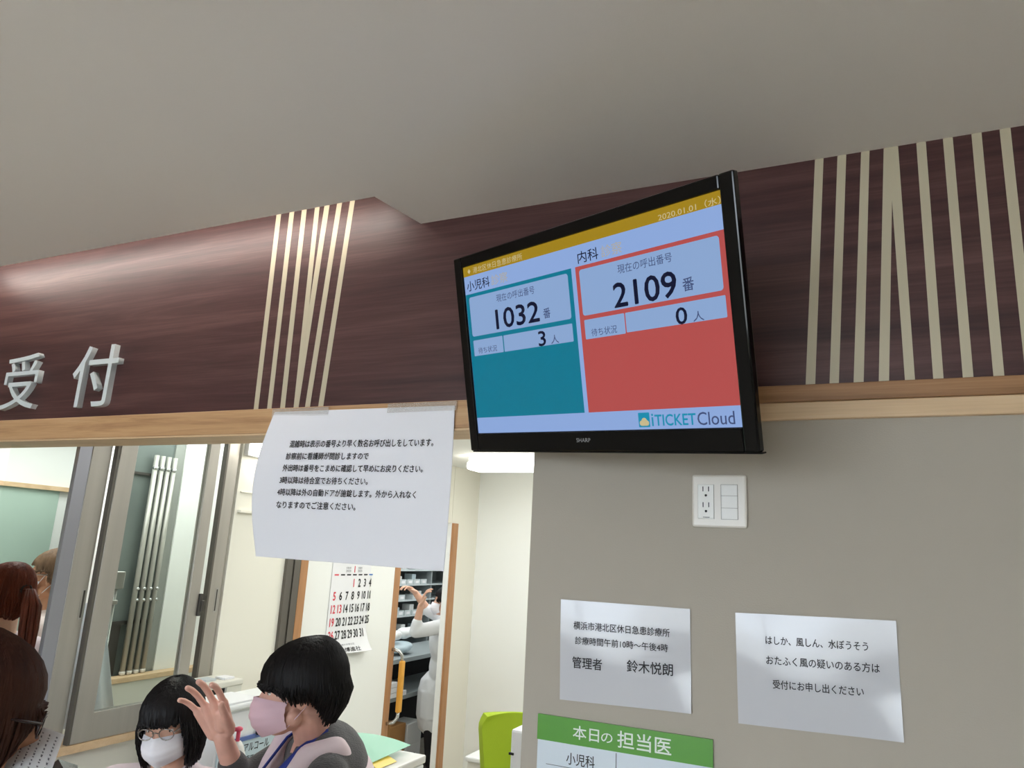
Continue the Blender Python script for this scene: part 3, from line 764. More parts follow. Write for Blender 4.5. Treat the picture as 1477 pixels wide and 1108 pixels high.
# ------------------------------------------------------------------ dispensary behind the doorway
DX = -3.95
rk = thing('medicine_rack', (DX, 6.5, 0.0), 'tall grey medicine rack of shallow drawers behind the person in the doorway', 'rack')
RZ = [1.86, 1.72, 1.585, 1.445, 1.30, 1.155, 0.98, 0.80]
b = MB()
b.box((DX - 0.40, 5.55, 0), (DX - 0.38, 7.5, 2.2))
for y in (5.55, 6.72, 7.48): b.box((DX - 0.40, y, 0), (DX + 0.0, y + 0.02, 2.2))
b.box((DX - 0.40, 5.55, 2.18), (DX, 7.5, 2.2))
b.build('cabinet', M['drawer_dark'], rk)
for z in RZ: box('shelf', (DX - 0.39, 5.57, z - 0.012), (DX + 0.01, 7.48, z), M['drawer'], rk, 0.002)
random.seed(3)
tr0 = None
for i, z in enumerate(RZ[:7]):
    for k in range(7):
        y = 5.80 + 0.128 * k
        if i in (2, 4) and k % 3 == 1: continue
        h = 0.055 + 0.02 * ((i * 3 + k) % 3)
        if tr0 is None:
            t = thing('medicine_tray', (DX - 0.05, y, z), 'x', 'tray')
            bb = MB(); bb.box((DX - 0.16, y - 0.056, z + 0.001), (DX + 0.005, y + 0.056, z + 0.005)); bb.box((DX, y - 0.056, z + 0.001), (DX + 0.006, y + 0.056, z + 0.05), bev=0.001)
            bb.box((DX - 0.16, y - 0.058, z + 0.001), (DX, y - 0.054, z + 0.045)); bb.box((DX - 0.16, y + 0.054, z + 0.001), (DX, y + 0.058, z + 0.045))
            t1 = bb.build('tray', M['drawer'], t)
            t2 = MB().box((DX + 0.006, y - 0.03, z + 0.012), (DX + 0.008, y + 0.03, z + 0.036)).build('name_card', M['paper'], t)
            tr0 = (t, [t1, t2], Vector((DX - 0.05, y, z)))
        else:
            t = tr0[0].copy(); C.objects.link(t); t.location = (DX - 0.05, y, z)
            for ch in tr0[1]:
                c = ch.copy(); C.objects.link(c); c.parent = t
        t['label'] = 'small grey plastic tray of medicine on the rack behind the doorway'; t['group'] = 'medicine trays on the rack'
        # a white box or bag standing in some of the trays
        if (i + k) % 2 == 0:
            o = MB().box((DX - 0.12, y - 0.045, z + 0.0055), (DX - 0.03, y + 0.03, z + 0.05 + h * 0.5), bev=0.004).build('medicine_box', M['white_gloss'] if (i + k) % 4 else M['pale_blue'])
            tag(o, 'small pale medicine box standing in a tray of the rack', 'box', 'medicine boxes in the trays')
# work table with bags, papers and boxes
wt = thing('work_table', (-3.45, 5.75, 0), 'dark work table with grey steel edges below the medicine rack', 'table')
for nm, z, m_ in (('tabletop', EYE - 0.90, 'drawer_dark'), ('shelf', EYE - 1.19, 'drawer_dark')):
    box(nm, (-3.90, 5.05, z - 0.035), (-3.42, 6.9, z), M[m_], wt, 0.003)
for x in (-3.88, -3.46):
    for y in (5.07, 6.86): box('leg', (x, y, 0), (x + 0.03, y + 0.03, EYE - 0.936), M['alu_dark'], wt)
b = MB(); b.box((-3.895, 5.06, 0.0), (-3.885, 6.89, EYE - 0.94)); b.build('back_panel', M['dark_cloth'], wt)
def pillow(c, r, m, name, label, cat, grp=None):
    o = blob(name, [('e', c, r), ('e', Vector(c) + Vector((0.03, 0.05, 0.01)), (r[0] * 0.7, r[1] * 0.7, r[2] * 0.9))], m, None, 0.012, 3)
    return tag(o, label, cat, grp)
pillow((-3.62, 5.62, EYE - 0.848), (0.13, 0.20, 0.05), M['pale_blue'], 'plastic_bag', 'pale blue plastic bag lying flat on the work table', 'bag')
pillow((-3.60, 5.52, EYE - 0.750), (0.06, 0.07, 0.045), M['white_gloss'], 'plastic_bag', 'crumpled white plastic bag on top of the pale blue bag, left one', 'bag')
pillow((-3.60, 5.72, EYE - 0.735), (0.065, 0.07, 0.05), M['white_gloss'], 'plastic_bag', 'crumpled white plastic bag on top of the pale blue bag, right one', 'bag')
for k in range(3):
    o = box('paper_stack', (-3.66 - 0.01 * k, 5.14 + 0.05 * k, EYE - 1.188 + 0.04 * k), (-3.40, 5.52 - 0.07 * k, EYE - 1.151 + 0.04 * k), M['paper'], None, 0.004)
    tag(o, 'stack of white paper packs on the lower table shelf, ' + ('bottom pack', 'middle pack', 'top pack')[k], 'paper')
cx_ = tag(box('carton', (-3.66, 5.36, 0.0), (-3.43, 5.60, EYE - 1.42), M['carton'], None, 0.004), 'brown cardboard carton on the floor under the work table', 'carton')
box('flap', (-3.66, 5.352, EYE - 1.44), (-3.43, 5.36, EYE - 1.38), M['carton'], cx_)
for k, (z0, z1) in enumerate(((0.0, 0.19), (0.19, 0.36))):
    o = tag(box('white_carton', (-3.62, 5.63, z0), (-3.43, 5.86, z1), M['white_gloss'], None, 0.006), ('white carton with a dark label, on the floor beside the brown carton', 'plain white carton stacked on the labelled white carton')[k], 'carton')
    if k == 0: box('carton_label', (-3.431, 5.70, 0.07), (-3.428, 5.77, 0.12), M['slot'], o)

# ------------------------------------------------------------------ reception furniture
def place_box(name, lo, hi, m, label, cat, bev=0.004, grp=None):
    return tag(box(name, lo, hi, M[m], None, bev), label, cat, grp)
# cream cabinet by the left wall
kc = thing('side_cabinet', (-2.68, 2.6, 0), 'cream metal cabinet with a dark opening, standing against the sashes by the cream wall', 'cabinet')
b = MB(); b.box((-2.758, 2.44, 0), (-2.60, 2.77, EYE - 0.73)); b.box((-2.76, 2.435, EYE - 0.66), (-2.595, 2.775, EYE - 0.632), bev=0.006)
b.box((-2.758, 2.44, EYE - 0.73), (-2.73, 2.77, EYE - 0.66)); b.box((-2.63, 2.44, EYE - 0.73), (-2.60, 2.47, EYE - 0.66)); b.box((-2.63, 2.68, EYE - 0.73), (-2.60, 2.77, EYE - 0.66))
b.build('body', M['cream_metal'], kc)
b = MB(); b.box((-2.73, 2.47, EYE - 0.728), (-2.612, 2.68, EYE - 0.662)); b.build('opening_shade', M['slot'], kc)  # black block fills the opening in place of the shade inside
for k in range(3):
    o = place_box('leaflet', (-2.72 + 0.02 * k, 2.50 + 0.09 * k, EYE - 0.6315), (-2.66 + 0.02 * k, 2.56 + 0.09 * k, EYE - 0.622), 'paper' if k != 1 else 'drawer', 'small leaflet lying on the cream cabinet, %s' % ('nearest the sash', 'middle one', 'nearest the calendar')[k], 'paper', 0.001, 'leaflets on the cabinet')
# white desk unit that runs back from the counter
du = thing('desk_unit', (-2.3, 2.4, 0), 'white desk unit with a blue edge strip between the two women', 'desk')
box('body', (-2.40, 2.29, 0), (-2.24, 2.72, EYE - 0.66), M['white_gloss'], du, 0.004)
box('top', (-2.415, 2.275, EYE - 0.66), (-2.22, 2.74, EYE - 0.636), M['white_gloss'], du, 0.008)
bs = box('edge_strip', (-2.24, 2.29, EYE - 0.783), (-2.230, 2.71, EYE - 0.769), M['blue_edge'], du)
bs['label'] = 'blue edge strip'
b = MB(); b.box((-2.234, 2.49, EYE - 0.772), (-2.220, 2.515, EYE - 0.752), bev=0.003); b.build('clip', M['slot'], bs)
o = thing('counter_sign', (-2.236, 2.45, EYE - 0.86), 'pale sheet with black writing under the blue edge strip', 'sign')
box('sheet', (-2.2395, 2.30, EYE - 0.95), (-2.234, 2.66, EYE - 0.784), M['pale_blue'], o)
b = MB(); b.text('ヘアルコール', (2.405, EYE - 0.828, 2.575, EYE - 0.798), lambda x, z, o_: Vector((-2.2332 + o_, x, z)), 0, 0.012)
b.text('消毒液です', (2.40, EYE - 0.868, 2.52, EYE - 0.842), lambda x, z, o_: Vector((-2.2332 + o_, x, z)), 0, 0.01)
b.build('printed_text', M['ink'], o)
o = place_box('notice_sheet', (-2.2395, 2.305, EYE - 0.762), (-2.236, 2.44, EYE - 0.672), 'paper', 'blank white sheet on the front of the desk unit above the blue edge strip', 'paper', 0)
place_box('document', (-2.40, 2.29, EYE - 0.6355), (-2.23, 2.50, EYE - 0.629), 'paper', 'white document lying on the white desk unit', 'paper', 0.001)
pb = at(344, 1058, 2.55)
pbx, pby = pb.x, pb.y
pump = thing('pump_bottle', (pbx, pby, EYE - 0.86), 'white pump bottle with a pink spout beside the raised hand', 'bottle')
b = MB(); b.lathe((pbx, pby, pb.z - 0.20), [(0.03, 0), (0.032, 0.01), (0.032, 0.13), (0.022, 0.16), (0.012, 0.175)]); b.build('bottle', M['white_plastic'], pump)
d_ = -c_r.copy(); d_.z = 0; d_.normalize()
b = MB(); P0 = Vector((pbx, pby, pb.z)); b.tube([P0 + Vector((0, 0, -0.025)), P0 + Vector((0, 0, 0.012))], 0.007, 10); b.ball(P0 + Vector((0, 0, 0.014)), (0.014, 0.014, 0.009))
b.tube([P0 + Vector((0, 0, 0.014)), P0 + d_ * 0.035 + Vector((0, 0, 0.010)), P0 + d_ * 0.05 + Vector((0, 0, -0.004))], [0.008, 0.007, 0.005], 8); b.build('pump', M['pink_pump'], pump)
place_box('bottle_shelf', (pbx - 0.12, pby - 0.06, 0.0), (pbx + 0.06, pby + 0.06, pb.z - 0.2005), 'white_gloss', 'narrow white stand under the pump bottle', 'stand')
# white machine with folders on it, right of the woman with the pink mask
q = at(613, 1089, 2.75)
mc = thing('office_machine', (q.x - 0.2, q.y, 0), 'white office machine under the green and yellow folders', 'machine')
mz = q.z
def mbx(name, a, bb, z0, z1, m, par, bev=0.005):      # box on axes turned with the desk
    return box(name, (q.x + a[0], q.y + a[1], z0), (q.x + bb[0], q.y + bb[1], z1), M[m], par, bev)
mbx('body', (-0.36, -0.30), (0.0, 0.0), 0.74, mz - 0.03, 'white_gloss', mc, 0.008)
mbx('lid', (-0.365, -0.305), (0.004, 0.005), mz - 0.029, mz, 'white_plastic', mc, 0.006)
rd = thing('reception_desk', (q.x - 0.2, q.y + 0.2, 0), 'white reception desk under the office machine', 'desk')
mbx('desktop', (-0.44, -0.34), (0.20, 0.45), 0.71, 0.739, 'cream_metal', rd)
for x in (-0.42, 0.14):
    for y in (-0.32, 0.38): mbx('leg', (x, y), (x + 0.04, y + 0.04), 0.0, 0.709, 'alu', rd)
b = MB()
def gf(u, v):
    x = q.x - 0.42 + 0.36 * u; y = q.y - 0.27 + 0.26 * v
    return Vector((x, y, mz + 0.016 + 0.026 * math.sin(math.pi * min(1, 0.12 + 0.88 * (1 - u))) ** 0.8 * (0.35 + 0.65 * v)))
b.grid(gf, 20, 10, thick=0.001)
gfo = tag(b.build('green_folder', M['green_film']), 'translucent green plastic folder bowed over the white machine', 'folder')
yq = ray(540, 1099); yq = yq * ((mz - EYE) / yq.z)
b = MB(); b.grid(lambda u, v: Vector((yq.x - 0.09 + 0.16 * u, yq.y - 0.08 + 0.12 * v, mz + 0.0035 + 0.02 * math.sin(math.pi * u))), 14, 8, thick=0.001)
tag(b.build('yellow_folder', M['yellow_film']), 'yellow plastic folder poking out under the green one', 'folder')

# lime green office chair
def office_chair(loc, rz, label, back_top=1.03):
    r = thing('office_chair', loc, label, 'chair', 'lime green office chairs')
    Rz = Matrix.Rotation(rz, 3, 'Z'); L0 = Vector(loc)
    W = lambda p: Rz @ Vector(p) + L0
    b = MB()
    def bk(u, v):
        w = 0.20 * (0.74 + 0.26 * v) * (1 - 2.2 * max(0, v - 0.86) ** 1.3)
        x = (u - 0.5) * 2 * w
        return W((x, 0.20 + 0.05 * v - 0.05 * (1 - (2 * u - 1) ** 2) * -1 - 0.0, 0.56 + (back_top - 0.56) * v - 0.022 * (2 * u - 1) ** 2 * max(0, v - 0.7) * 3))
    b.grid(bk, 20, 20, thick=0.045); o = b.build('backrest', M['lime'], r, True)
    md = o.modifiers.new('b', 'BEVEL'); md.width = 0.012; md.segments = 2; md.limit_method = 'ANGLE'; bake(o)
    b = MB(); b.box((-0.23, -0.25, 0.44), (0.23, 0.20, 0.50), bev=0.03, R=Rz, o=L0); b.build('seat', M['lime'], r, True)
    b = MB(); b.tube([W((0, 0.10, 0.42)), W((0, 0.27, 0.45)), W((0, 0.31, 0.62)), W((0, 0.29, 0.75))], 0.02, 8); b.tube([W((0, -0.02, 0.10)), W((0, -0.02, 0.44))], 0.025, 12); b.build('column', M['black'], r)
    for k in range(5):
        a = 2 * math.pi * k / 5; e = (0.28 * math.cos(a), -0.02 + 0.28 * math.sin(a))
        b = MB(); b.tube([W((0, -0.02, 0.11)), W((e[0], e[1], 0.075))], [0.022, 0.014], 8); lg = b.build('leg', M['black'], r)
        b = MB(); b.ball(W((e[0], e[1], 0.026)), (0.018, 0.026, 0.026)); b.tube([W((e[0], e[1], 0.03)), W((e[0], e[1], 0.075))], 0.008, 6); b.build('caster', M['black'], lg)
    return r
cpos = at(758, 1034, 3.75)
office_chair((cpos.x + 0.06, cpos.y - 0.20, 0), math.radians(25), 'empty lime green office chair half hidden behind the white wall', back_top=cpos.z)
pr = at(676, 1092, 4.55)
pt = thing('printer', (pr.x, pr.y + 0.15, 0), 'low white printer left of the empty green chair', 'printer')
box('body', (pr.x - 0.02, pr.y + 0.02, 0.0), (pr.x + 0.16, pr.y + 0.40, pr.z - 0.03), M['white_plastic'], pt, 0.01)
box('lid', (pr.x - 0.03, pr.y, pr.z - 0.029), (pr.x + 0.17, pr.y + 0.42, pr.z), M['white_gloss'], pt, 0.008)
wp = at(752, 1080, 2.9)
ds = thing('storage_cabinet', (wp.x + 0.1, wp.y, 0), 'white cabinet edge between the green chair and the white wall', 'cabinet')
box('body', (wp.x - 0.005, wp.y - 0.1, 0), (wp.x + 0.30, wp.y + 0.25, wp.z + 0.09), M['white_gloss'], ds, 0.01)
box('latch', (wp.x - 0.008, wp.y - 0.105, wp.z - 0.002), (wp.x + 0.012, wp.y - 0.095, wp.z + 0.006), M['slot'], ds)

# ------------------------------------------------------------------ people
def head_frame(c, fdir, pitch=0.0, roll=0.0, s=1.0):
    f = Vector((fdir[0], fdir[1], 0)).normalized()
    yaw = math.atan2(f.x, -f.y)                       # local -Y looks along f
    R = Matrix.Rotation(yaw, 3, 'Z') @ Matrix.Rotation(pitch, 3, 'X') @ Matrix.Rotation(roll, 3, 'Y')
    c = Vector(c)
    return lambda p: R @ (Vector(p) * s) + c, R, s, f
def head_prims(H, R, s, ears=True):
    E = lambda c, r: ('e', H(c), tuple(v * s for v in r), R)
    K = lambda a, b, r0, r1: ('c', H(a), H(b), r0 * s, r1 * s)
    P = [E((0, 0.014, 0.032), (0.073, 0.093, 0.082)), E((0, -0.022, -0.018), (0.063, 0.068, 0.086)), E((0, -0.048, -0.078), (0.040, 0.038, 0.032)),
         K((0, -0.084, 0.006), (0, -0.100, -0.028), 0.008, 0.012), K((-0.010, -0.093, -0.032), (0.010, -0.093, -0.032), 0.008, 0.008),
         K((-0.037, -0.070, 0.022), (0.037, -0.070, 0.022), 0.013, 0.013), K((-0.016, -0.084, -0.058), (0.016, -0.084, -0.058), 0.007, 0.007)]
    for sx in (-1, 1):
        if ears: P.append(E((sx * 0.075, 0.012, -0.010), (0.008, 0.019, 0.030)))
        else: P.append(E((sx * 0.066, 0.012, -0.010), (0.007, 0.019, 0.030)))      # ears pressed flat under the hair
        P += [E((sx * 0.036, -0.052, -0.030), (0.024, 0.024, 0.026)), K((sx * 0.05, -0.01, -0.06), (sx * 0.03, -0.055, -0.085), 0.024, 0.02)]
    return P
def face_parts(root, H, R, s, brow='hair_black', eyes=True):
    if not eyes: return
    for sx in (-1, 1):
        b = MB(); b.ball(H((sx * 0.031, -0.0690, 0.002)), (0.013 * s, 0.008 * s, 0.0075 * s), 0, R); b.ball(H((sx * 0.031, -0.0745, 0.002)), (0.0062 * s, 0.0035 * s, 0.0066 * s), 1, R)
        b.build('eye', [M['eye_white'], M['iris']], root)
        b = MB(); b.tube([H((sx * 0.014, -0.088, 0.022)), H((sx * 0.032, -0.086, 0.028)), H((sx * 0.050, -0.070, 0.022))], [0.003 * s, 0.0038 * s, 0.002 * s], 6); b.build('eyebrow', M[brow], root)
def mask(root, H, m, loops=True, zt=-0.008, zb=-0.112):
    b = MB()
    def fn(u, v):
        a = (u - 0.5) * 2
        th = a * math.radians(78)
        rx, ry = 0.071, 0.096
        k = 1 - 0.30 * (abs(v - 0.5) * 2) ** 2 * (abs(a) ** 0.5)
        z0 = zt - 0.010 * abs(a) ; z1 = zb + 0.030 * abs(a)
        z = z1 + (z0 - z1) * v
        puff = 0.014 * (1 - a * a) * (1 - (2 * v - 1) ** 2)
        nose = 0.016 * math.exp(-(a / 0.28) ** 2) * max(0, v - 0.2)
        chin = -0.030 * max(0, 0.25 - v) * 2 * (1 - a * a)
        y = -0.012 - ry * math.cos(th) * k * (1 - 0.06 * abs(2 * v - 1)) - puff - nose - chin * 0.6
        x = rx * math.sin(th) * 1.04
        pl = 0.0012 * math.sin(v * 26)
        return H((x, y - pl, z))
    b.grid(fn, 24, 18, thick=0.0015)
    o = b.build('face_mask', m, root)
    if loops:
        b = MB()
        for sx in (-1, 1):
            b.tube([H((sx * 0.067, -0.028, -0.022)), H((sx * 0.077, -0.005, 0.010)), H((sx * 0.080, 0.018, 0.022)), H((sx * 0.082, 0.030, 0.0))], 0.0015, 5)
            b.tube([H((sx * 0.064, -0.025, -0.080)), H((sx * 0.074, 0.0, -0.055)), H((sx * 0.080, 0.024, -0.030))], 0.0015, 5)
        b.build('ear_loop', m, o)
    return o
def spectacles(root, H, m, s=1.0, w=0.024, h=0.017, r=0.0018):
    b = MB()
    for sx in (-1, 1):
        b.tube([H((sx * 0.033 + w * math.cos(t), -0.104 + 0.006 * abs(math.cos(t)) , 0.0 + h * math.sin(t))) for t in [2 * math.pi * k / 20 for k in range(21)]], r, 6)
        b.tube([H((sx * 0.057, -0.100, 0.006)), H((sx * 0.072, -0.06, 0.010)), H((sx * 0.080, 0.0, 0.010)), H((sx * 0.081, 0.025, -0.005))], r * 1.2, 6)
    b.tube([H((-0.010, -0.104, 0.004)), H((0, -0.107, 0.007)), H((0.010, -0.104, 0.004))], r, 6)
    o = b.build('spectacles', m, root)
    b = MB()
    for sx in (-1, 1):
        b.poly([H((sx * 0.033 + w * 0.95 * math.cos(2 * math.pi * k / 20), -0.103, h * 0.95 * math.sin(2 * math.pi * k / 20))) for k in range(20)])
    b.build('lens', M['lens'], o)
    return o
def hair(root, H, s, m, end, n=230, puff=1.0, seed=1, crown=(0.0, 0.03), rad=0.0055, wave=0.004, part=0.0, cap=True, hang=0.2, capback=-0.02):
    """locks laid over the scalp from the crown; end(phi) is the height each lock hangs to (phi 0 = forehead)"""
    rnd = random.Random(seed); b = MB()
    ce = Vector((0, 0.016, 0.030))
    for k in range(n):
        layer = k % 3
        phi = 2 * math.pi * (k + rnd.random() * 0.8) / n * 1.0
        phi = ((phi + math.pi) % (2 * math.pi)) - math.pi
        g = puff * (1.01 + 0.025 * layer + 0.02 * rnd.random())
        rx, ry, rz = 0.080 * g, 0.100 * g, 0.088 * g
        ze = end(phi) + rnd.uniform(-0.012, 0.012)
        pts = []; rs = []
        nn = 7; tmax = math.radians(92)
        ph = phi
        for i in range(nn + 1):
            t = math.radians(6) + (tmax - math.radians(6)) * i / nn
            a = ph + part * (1 - i / nn)
            ry2 = ry * (1 - 0.045 * (i / nn) ** 2 * max(0, math.cos(a)))
            p = Vector((rx * math.sin(t) * math.sin(a), -ry2 * math.sin(t) * math.cos(a), rz * math.cos(t)))
            p = ce + p + Vector((crown[0], crown[1], 0)) * (1 - i / nn) ** 2
            if p.z < ze and i > 1:
                f_ = (pts[-1].z - ze) / max(1e-6, pts[-1].z - p.z)
                if 0 < f_ <= 1: pts.append(pts[-1].lerp(p, f_)); rs.append(rad * 0.6)
                break
            pts.append(p); rs.append(rad * (1.0 if i else 0.6))
        else:
            last = pts[-1].copy(); L = last.z - ze
            if L > 0:
                m_ = max(2, int(L / 0.03)); w0 = rnd.uniform(0, 6)
                for j in range(1, m_ + 1):
                    f_ = j / m_
                    inward = -hang * max(0, f_ - 0.45) * L
                    d = Vector((math.sin(phi), -math.cos(phi), 0))
                    pts.append(last + Vector((0, 0, -L * f_)) + d * (inward + 0.010 * math.sin(f_ * 2.4)) + Vector((math.cos(w0 + j), math.sin(w0 + j), 0)) * wave)
                    rs.append(rad * (1 - 0.65 * f_ ** 2))
        if len(pts) > 1:
            rs[-1] = rad * 0.35
            b.tube([H(p) for p in pts], [r * s for r in rs], 4, cap=True)
    if cap:
        t = bmesh.new(); bmesh.ops.create_icosphere(t, subdivisions=4, radius=1.0)
        dele = []
        for v in t.verts:
            p = ce + Vector((v.co.x * 0.077 * puff, v.co.y * 0.096 * puff, v.co.z * 0.085 * puff))
            phi = math.atan2(p.x, -(p.y - ce.y))
            v.co = H(p)
            if p.z < max(end(phi), capback) + 0.004: dele.append(v)
        bmesh.ops.delete(t, geom=dele, context='VERTS')
        for f_ in t.faces: f_.smooth = True
        b._add(t)
    return b.build('hair', m, root)
def hand_prims(w, d, pn, thumb, size=1.0, curl=(0.25, 0.2, 0.2, 0.3), spread=(-0.16, -0.04, 0.08, 0.22), thumb_out=0.55, thumb_fold=0.3, flen=1.0):
    """palm and five fingers. w wrist, d towards the fingers, pn palm normal, thumb: direction to the thumb side"""
    w = Vector(w); d = Vector(d).normalized(); pn = Vector(pn); pn = (pn - d * pn.dot(d)).normalized()
    t = Vector(thumb); t = t - d * t.dot(d) - pn * t.dot(pn); t.normalize()
    P = []; s = size
    offs = (0.033, 0.011, -0.012, -0.034); lens = ((0.042, 0.026, 0.021), (0.046, 0.029, 0.022), (0.043, 0.027, 0.021), (0.034, 0.021, 0.018)); kn = (0.086, 0.090, 0.086, 0.078)
    rad = (0.0082, 0.0084, 0.0080, 0.0072)
    for i in range(4):
        k = w + d * kn[i] * s + t * offs[i] * s
        P.append(('c', w + t * offs[i] * 0.62 * s + d * 0.012, k, 0.0135 * s, 0.0108 * s))
        a = spread[i] * -1
        dirv = (d * math.cos(a) + t * math.sin(a)).normalized(); cu = curl[i]; p = k
        for j, L in enumerate(lens[i]):
            ang = cu * (0.7 + 0.6 * j) if j else cu * 0.6
            dirv = (dirv * math.cos(ang) + pn * math.sin(ang)).normalized()
            p2 = p + dirv * L * s * flen
            P.append(('c', p, p2, (rad[i] - 0.0004 * j) * s, (rad[i] - 0.0004 * (j + 1)) * s)); p = p2
    P.append(('c', w + d * 0.03 * s + t * 0.012 * s + pn * 0.006, w + d * 0.06 * s + t * 0.02 * s + pn * 0.006, 0.017 * s, 0.014 * s))
    base = w + d * 0.018 * s + t * 0.022 * s; td = (d * math.cos(thumb_out) + t * math.sin(thumb_out) + pn * thumb_fold).normalized()
    m1 = base + td * 0.040 * s; td2 = (td + d * 0.35).normalized(); m2 = m1 + td2 * 0.030 * s; m3 = m2 + (td2 + d * 0.15).normalized() * 0.024 * s
    P += [('c', base, m1, 0.0155 * s, 0.0115 * s), ('c', m1, m2, 0.0105 * s, 0.0092 * s), ('c', m2, m3, 0.0092 * s, 0.0075 * s)]
    return P

LEGK = 1.0
def limb(a, b, c, r0, r1, r2): return [('c', a, b, r0, r1), ('c', b, c, r1, r2)]

def person(label, headc, fdir, body_dir, neck_base, shoulder_w=0.19, pelvis=None, feet=None, knees=None, elbows=None, wrists=None,
           hands=None, pitch=0.0, roll=0.0, s=1.0, skin='skin', top='pink_cloth', legs='dark_cloth', sleeve=(0.95, 0.95), voxel=0.007, top_name='top', leg_name='trousers', top_extra=None, ears=True):
    """one continuous body with clothes as children"""
    H, R, s, f = head_frame(headc, fdir, pitch, roll, s)
    bd = Vector((body_dir[0], body_dir[1], 0)).normalized(); side = Vector((-bd.y, bd.x, 0))       # side = the person's left
    nb = Vector(neck_base); pv = Vector(pelvis)
    root = thing('person', (pv.x, pv.y, 0), label, 'person')
    sh = [nb - side * shoulder_w + Vector((0, 0, -0.055)), nb + side * shoulder_w + Vector((0, 0, -0.055))]   # right, left
    hp = [pv - side * 0.09, pv + side * 0.09]
    feet = feet or [Vector((hp[i].x, hp[i].y, 0.07)) for i in range(2)]
    knees = knees or [(hp[i] + Vector(feet[i])) / 2 + bd * 0.02 for i in range(2)]
    elbows = elbows or [sh[i] + (-side if i == 0 else side) * 0.05 + Vector((0, 0, -0.29)) for i in range(2)]
    wrists = wrists or [elbows[i] + bd * 0.06 + Vector((0, 0, -0.25)) for i in range(2)]
    hands = hands or [None, None]
    P = head_prims(H, R, s, ears)
    P.append(('c', H((0, 0.025, -0.055)), nb + Vector((0, 0, 0.01)), 0.052 * s, 0.056)); P.append(('c', nb, nb + Vector((0, 0, -0.08)), 0.06, 0.08))
    ch = nb.lerp(pv, 0.36); wa = nb.lerp(pv, 0.68)
    q3 = Matrix((side, bd, Vector((0, 0, 1)))).transposed()
    tor = [('e', nb.lerp(pv, 0.22) + Vector((0, 0, 0)), (0.155, 0.095, 0.13), q3), ('e', ch, (0.15, 0.11, 0.17), q3), ('e', wa, (0.13, 0.095, 0.16), q3), ('e', pv + Vector((0, 0, 0.02)), (0.155, 0.11, 0.13), q3)]
    for i in range(2): tor.append(('c', nb + Vector((0, 0, -0.035)), sh[i], 0.05, 0.052))
    P += tor
    for i in range(2):
        P += limb(sh[i], Vector(elbows[i]), Vector(wrists[i]), 0.046, 0.037, 0.026)
        P += limb(hp[i], Vector(knees[i]), Vector(feet[i]), 0.078, 0.055, 0.038)
        P.append(('c', Vector(feet[i]) + Vector((0, 0, -0.035)), Vector(feet[i]) + bd * 0.13 + Vector((0, 0, -0.045)), 0.030, 0.022))
        if hands[i]: P += hands[i]
        else:
            dd = (Vector(wrists[i]) - Vector(elbows[i])).normalized(); P += hand_prims(Vector(wrists[i]), dd, side * (1 if i == 0 else -1), bd)
    body = blob('body', P, M[skin], root, voxel, 5)
    inf = lambda p, k, : (p[0], p[1], p[2], p[3] + k, p[4] + k) if p[0] == 'c' else (p[0], p[1], tuple(v + k for v in p[2]), *p[3:])
    T_ = [inf(p, 0.012) for p in tor]
    for i in range(2):
        e, w = Vector(elbows[i]), Vector(wrists[i])
        T_.append(('c', sh[i], e, 0.062, 0.052))
        if sleeve[i] > 0: T_.append(('c', e, e.lerp(w, sleeve[i]), 0.050, 0.044))
    if top_extra: T_ += top_extra(nb, pv, side, bd, sh)
    blob(top_name, T_, M[top], root, 0.008, 5)
    L_ = [('e', pv + Vector((0, 0, -0.01)), (0.165 * LEGK, 0.12 * LEGK, 0.12), q3)]
    for i in range(2):
        L_ += limb(hp[i], Vector(knees[i]), Vector(feet[i]) + Vector((0, 0, 0.02)), 0.092 * LEGK, 0.07, 0.056)
    blob(leg_name, L_, M[legs], root, 0.012, 3)
    for i in range(2):
        ft = Vector(feet[i]); a = ft + bd * -0.05; c = ft + bd * 0.16
        blob('shoe', [('c', Vector((a.x, a.y, 0.045)), Vector((ft.x + bd.x * 0.05, ft.y + bd.y * 0.05, 0.042)), 0.043, 0.044), ('c', Vector((ft.x + bd.x * 0.05, ft.y + bd.y * 0.05, 0.042)), Vector((c.x, c.y, 0.035)), 0.044, 0.034)], M['shoe'], root, 0.009, 2)
    return root, H, R, s, sh, side, bd, nb

R_, A_ = Vector((rgt.x, rgt.y, 0)), Vector((-rgt.y, rgt.x, 0))      # picture right, and straight away from the camera

# --- woman in front with brown hair, reading at the counter
hc = at(-43, 1026, 1.16)
fd = R_ * 0.84 + A_ * 0.54
nb = hc - fd * 0.035 + Vector((0, 0, -0.185))
pv = Vector((hc.x - 0.02, hc.y - 0.06, 0.90))
side_ = Vector((-fd.y, fd.x, 0)).normalized()
pc = at(48, 1085, 1.24)           # middle of the paper
wr = [pc - R_ * 0.03 + Vector((0, 0, -0.25)), pc - R_ * 0.13 + Vector((0, 0, -0.24))]
el = [nb - side_ * 0.24 + fd * 0.02 + Vector((0, 0, -0.34)), nb + side_ * 0.22 + fd * 0.03 + Vector((0, 0, -0.34))]
root, H, R, s, *_ = person('person with a brown bob and dark-rimmed glasses at the lower left corner, reading a sheet', hc, fd, fd, nb, 0.17, pv, elbows=el, wrists=wr,
    pitch=math.radians(12), s=1.0, skin='skin_tan', top='brown_cloth', hands=[hand_prims(wr[0], Vector((0, 0, 1)), R_, -A_ , curl=(.5, .5, .5, .5)), hand_prims(wr[1], Vector((0, 0, 1)), R_, A_, curl=(.5, .5, .5, .5))], voxel=0.006, ears=False)
face_parts(root, H, R, s, 'hair_brown')
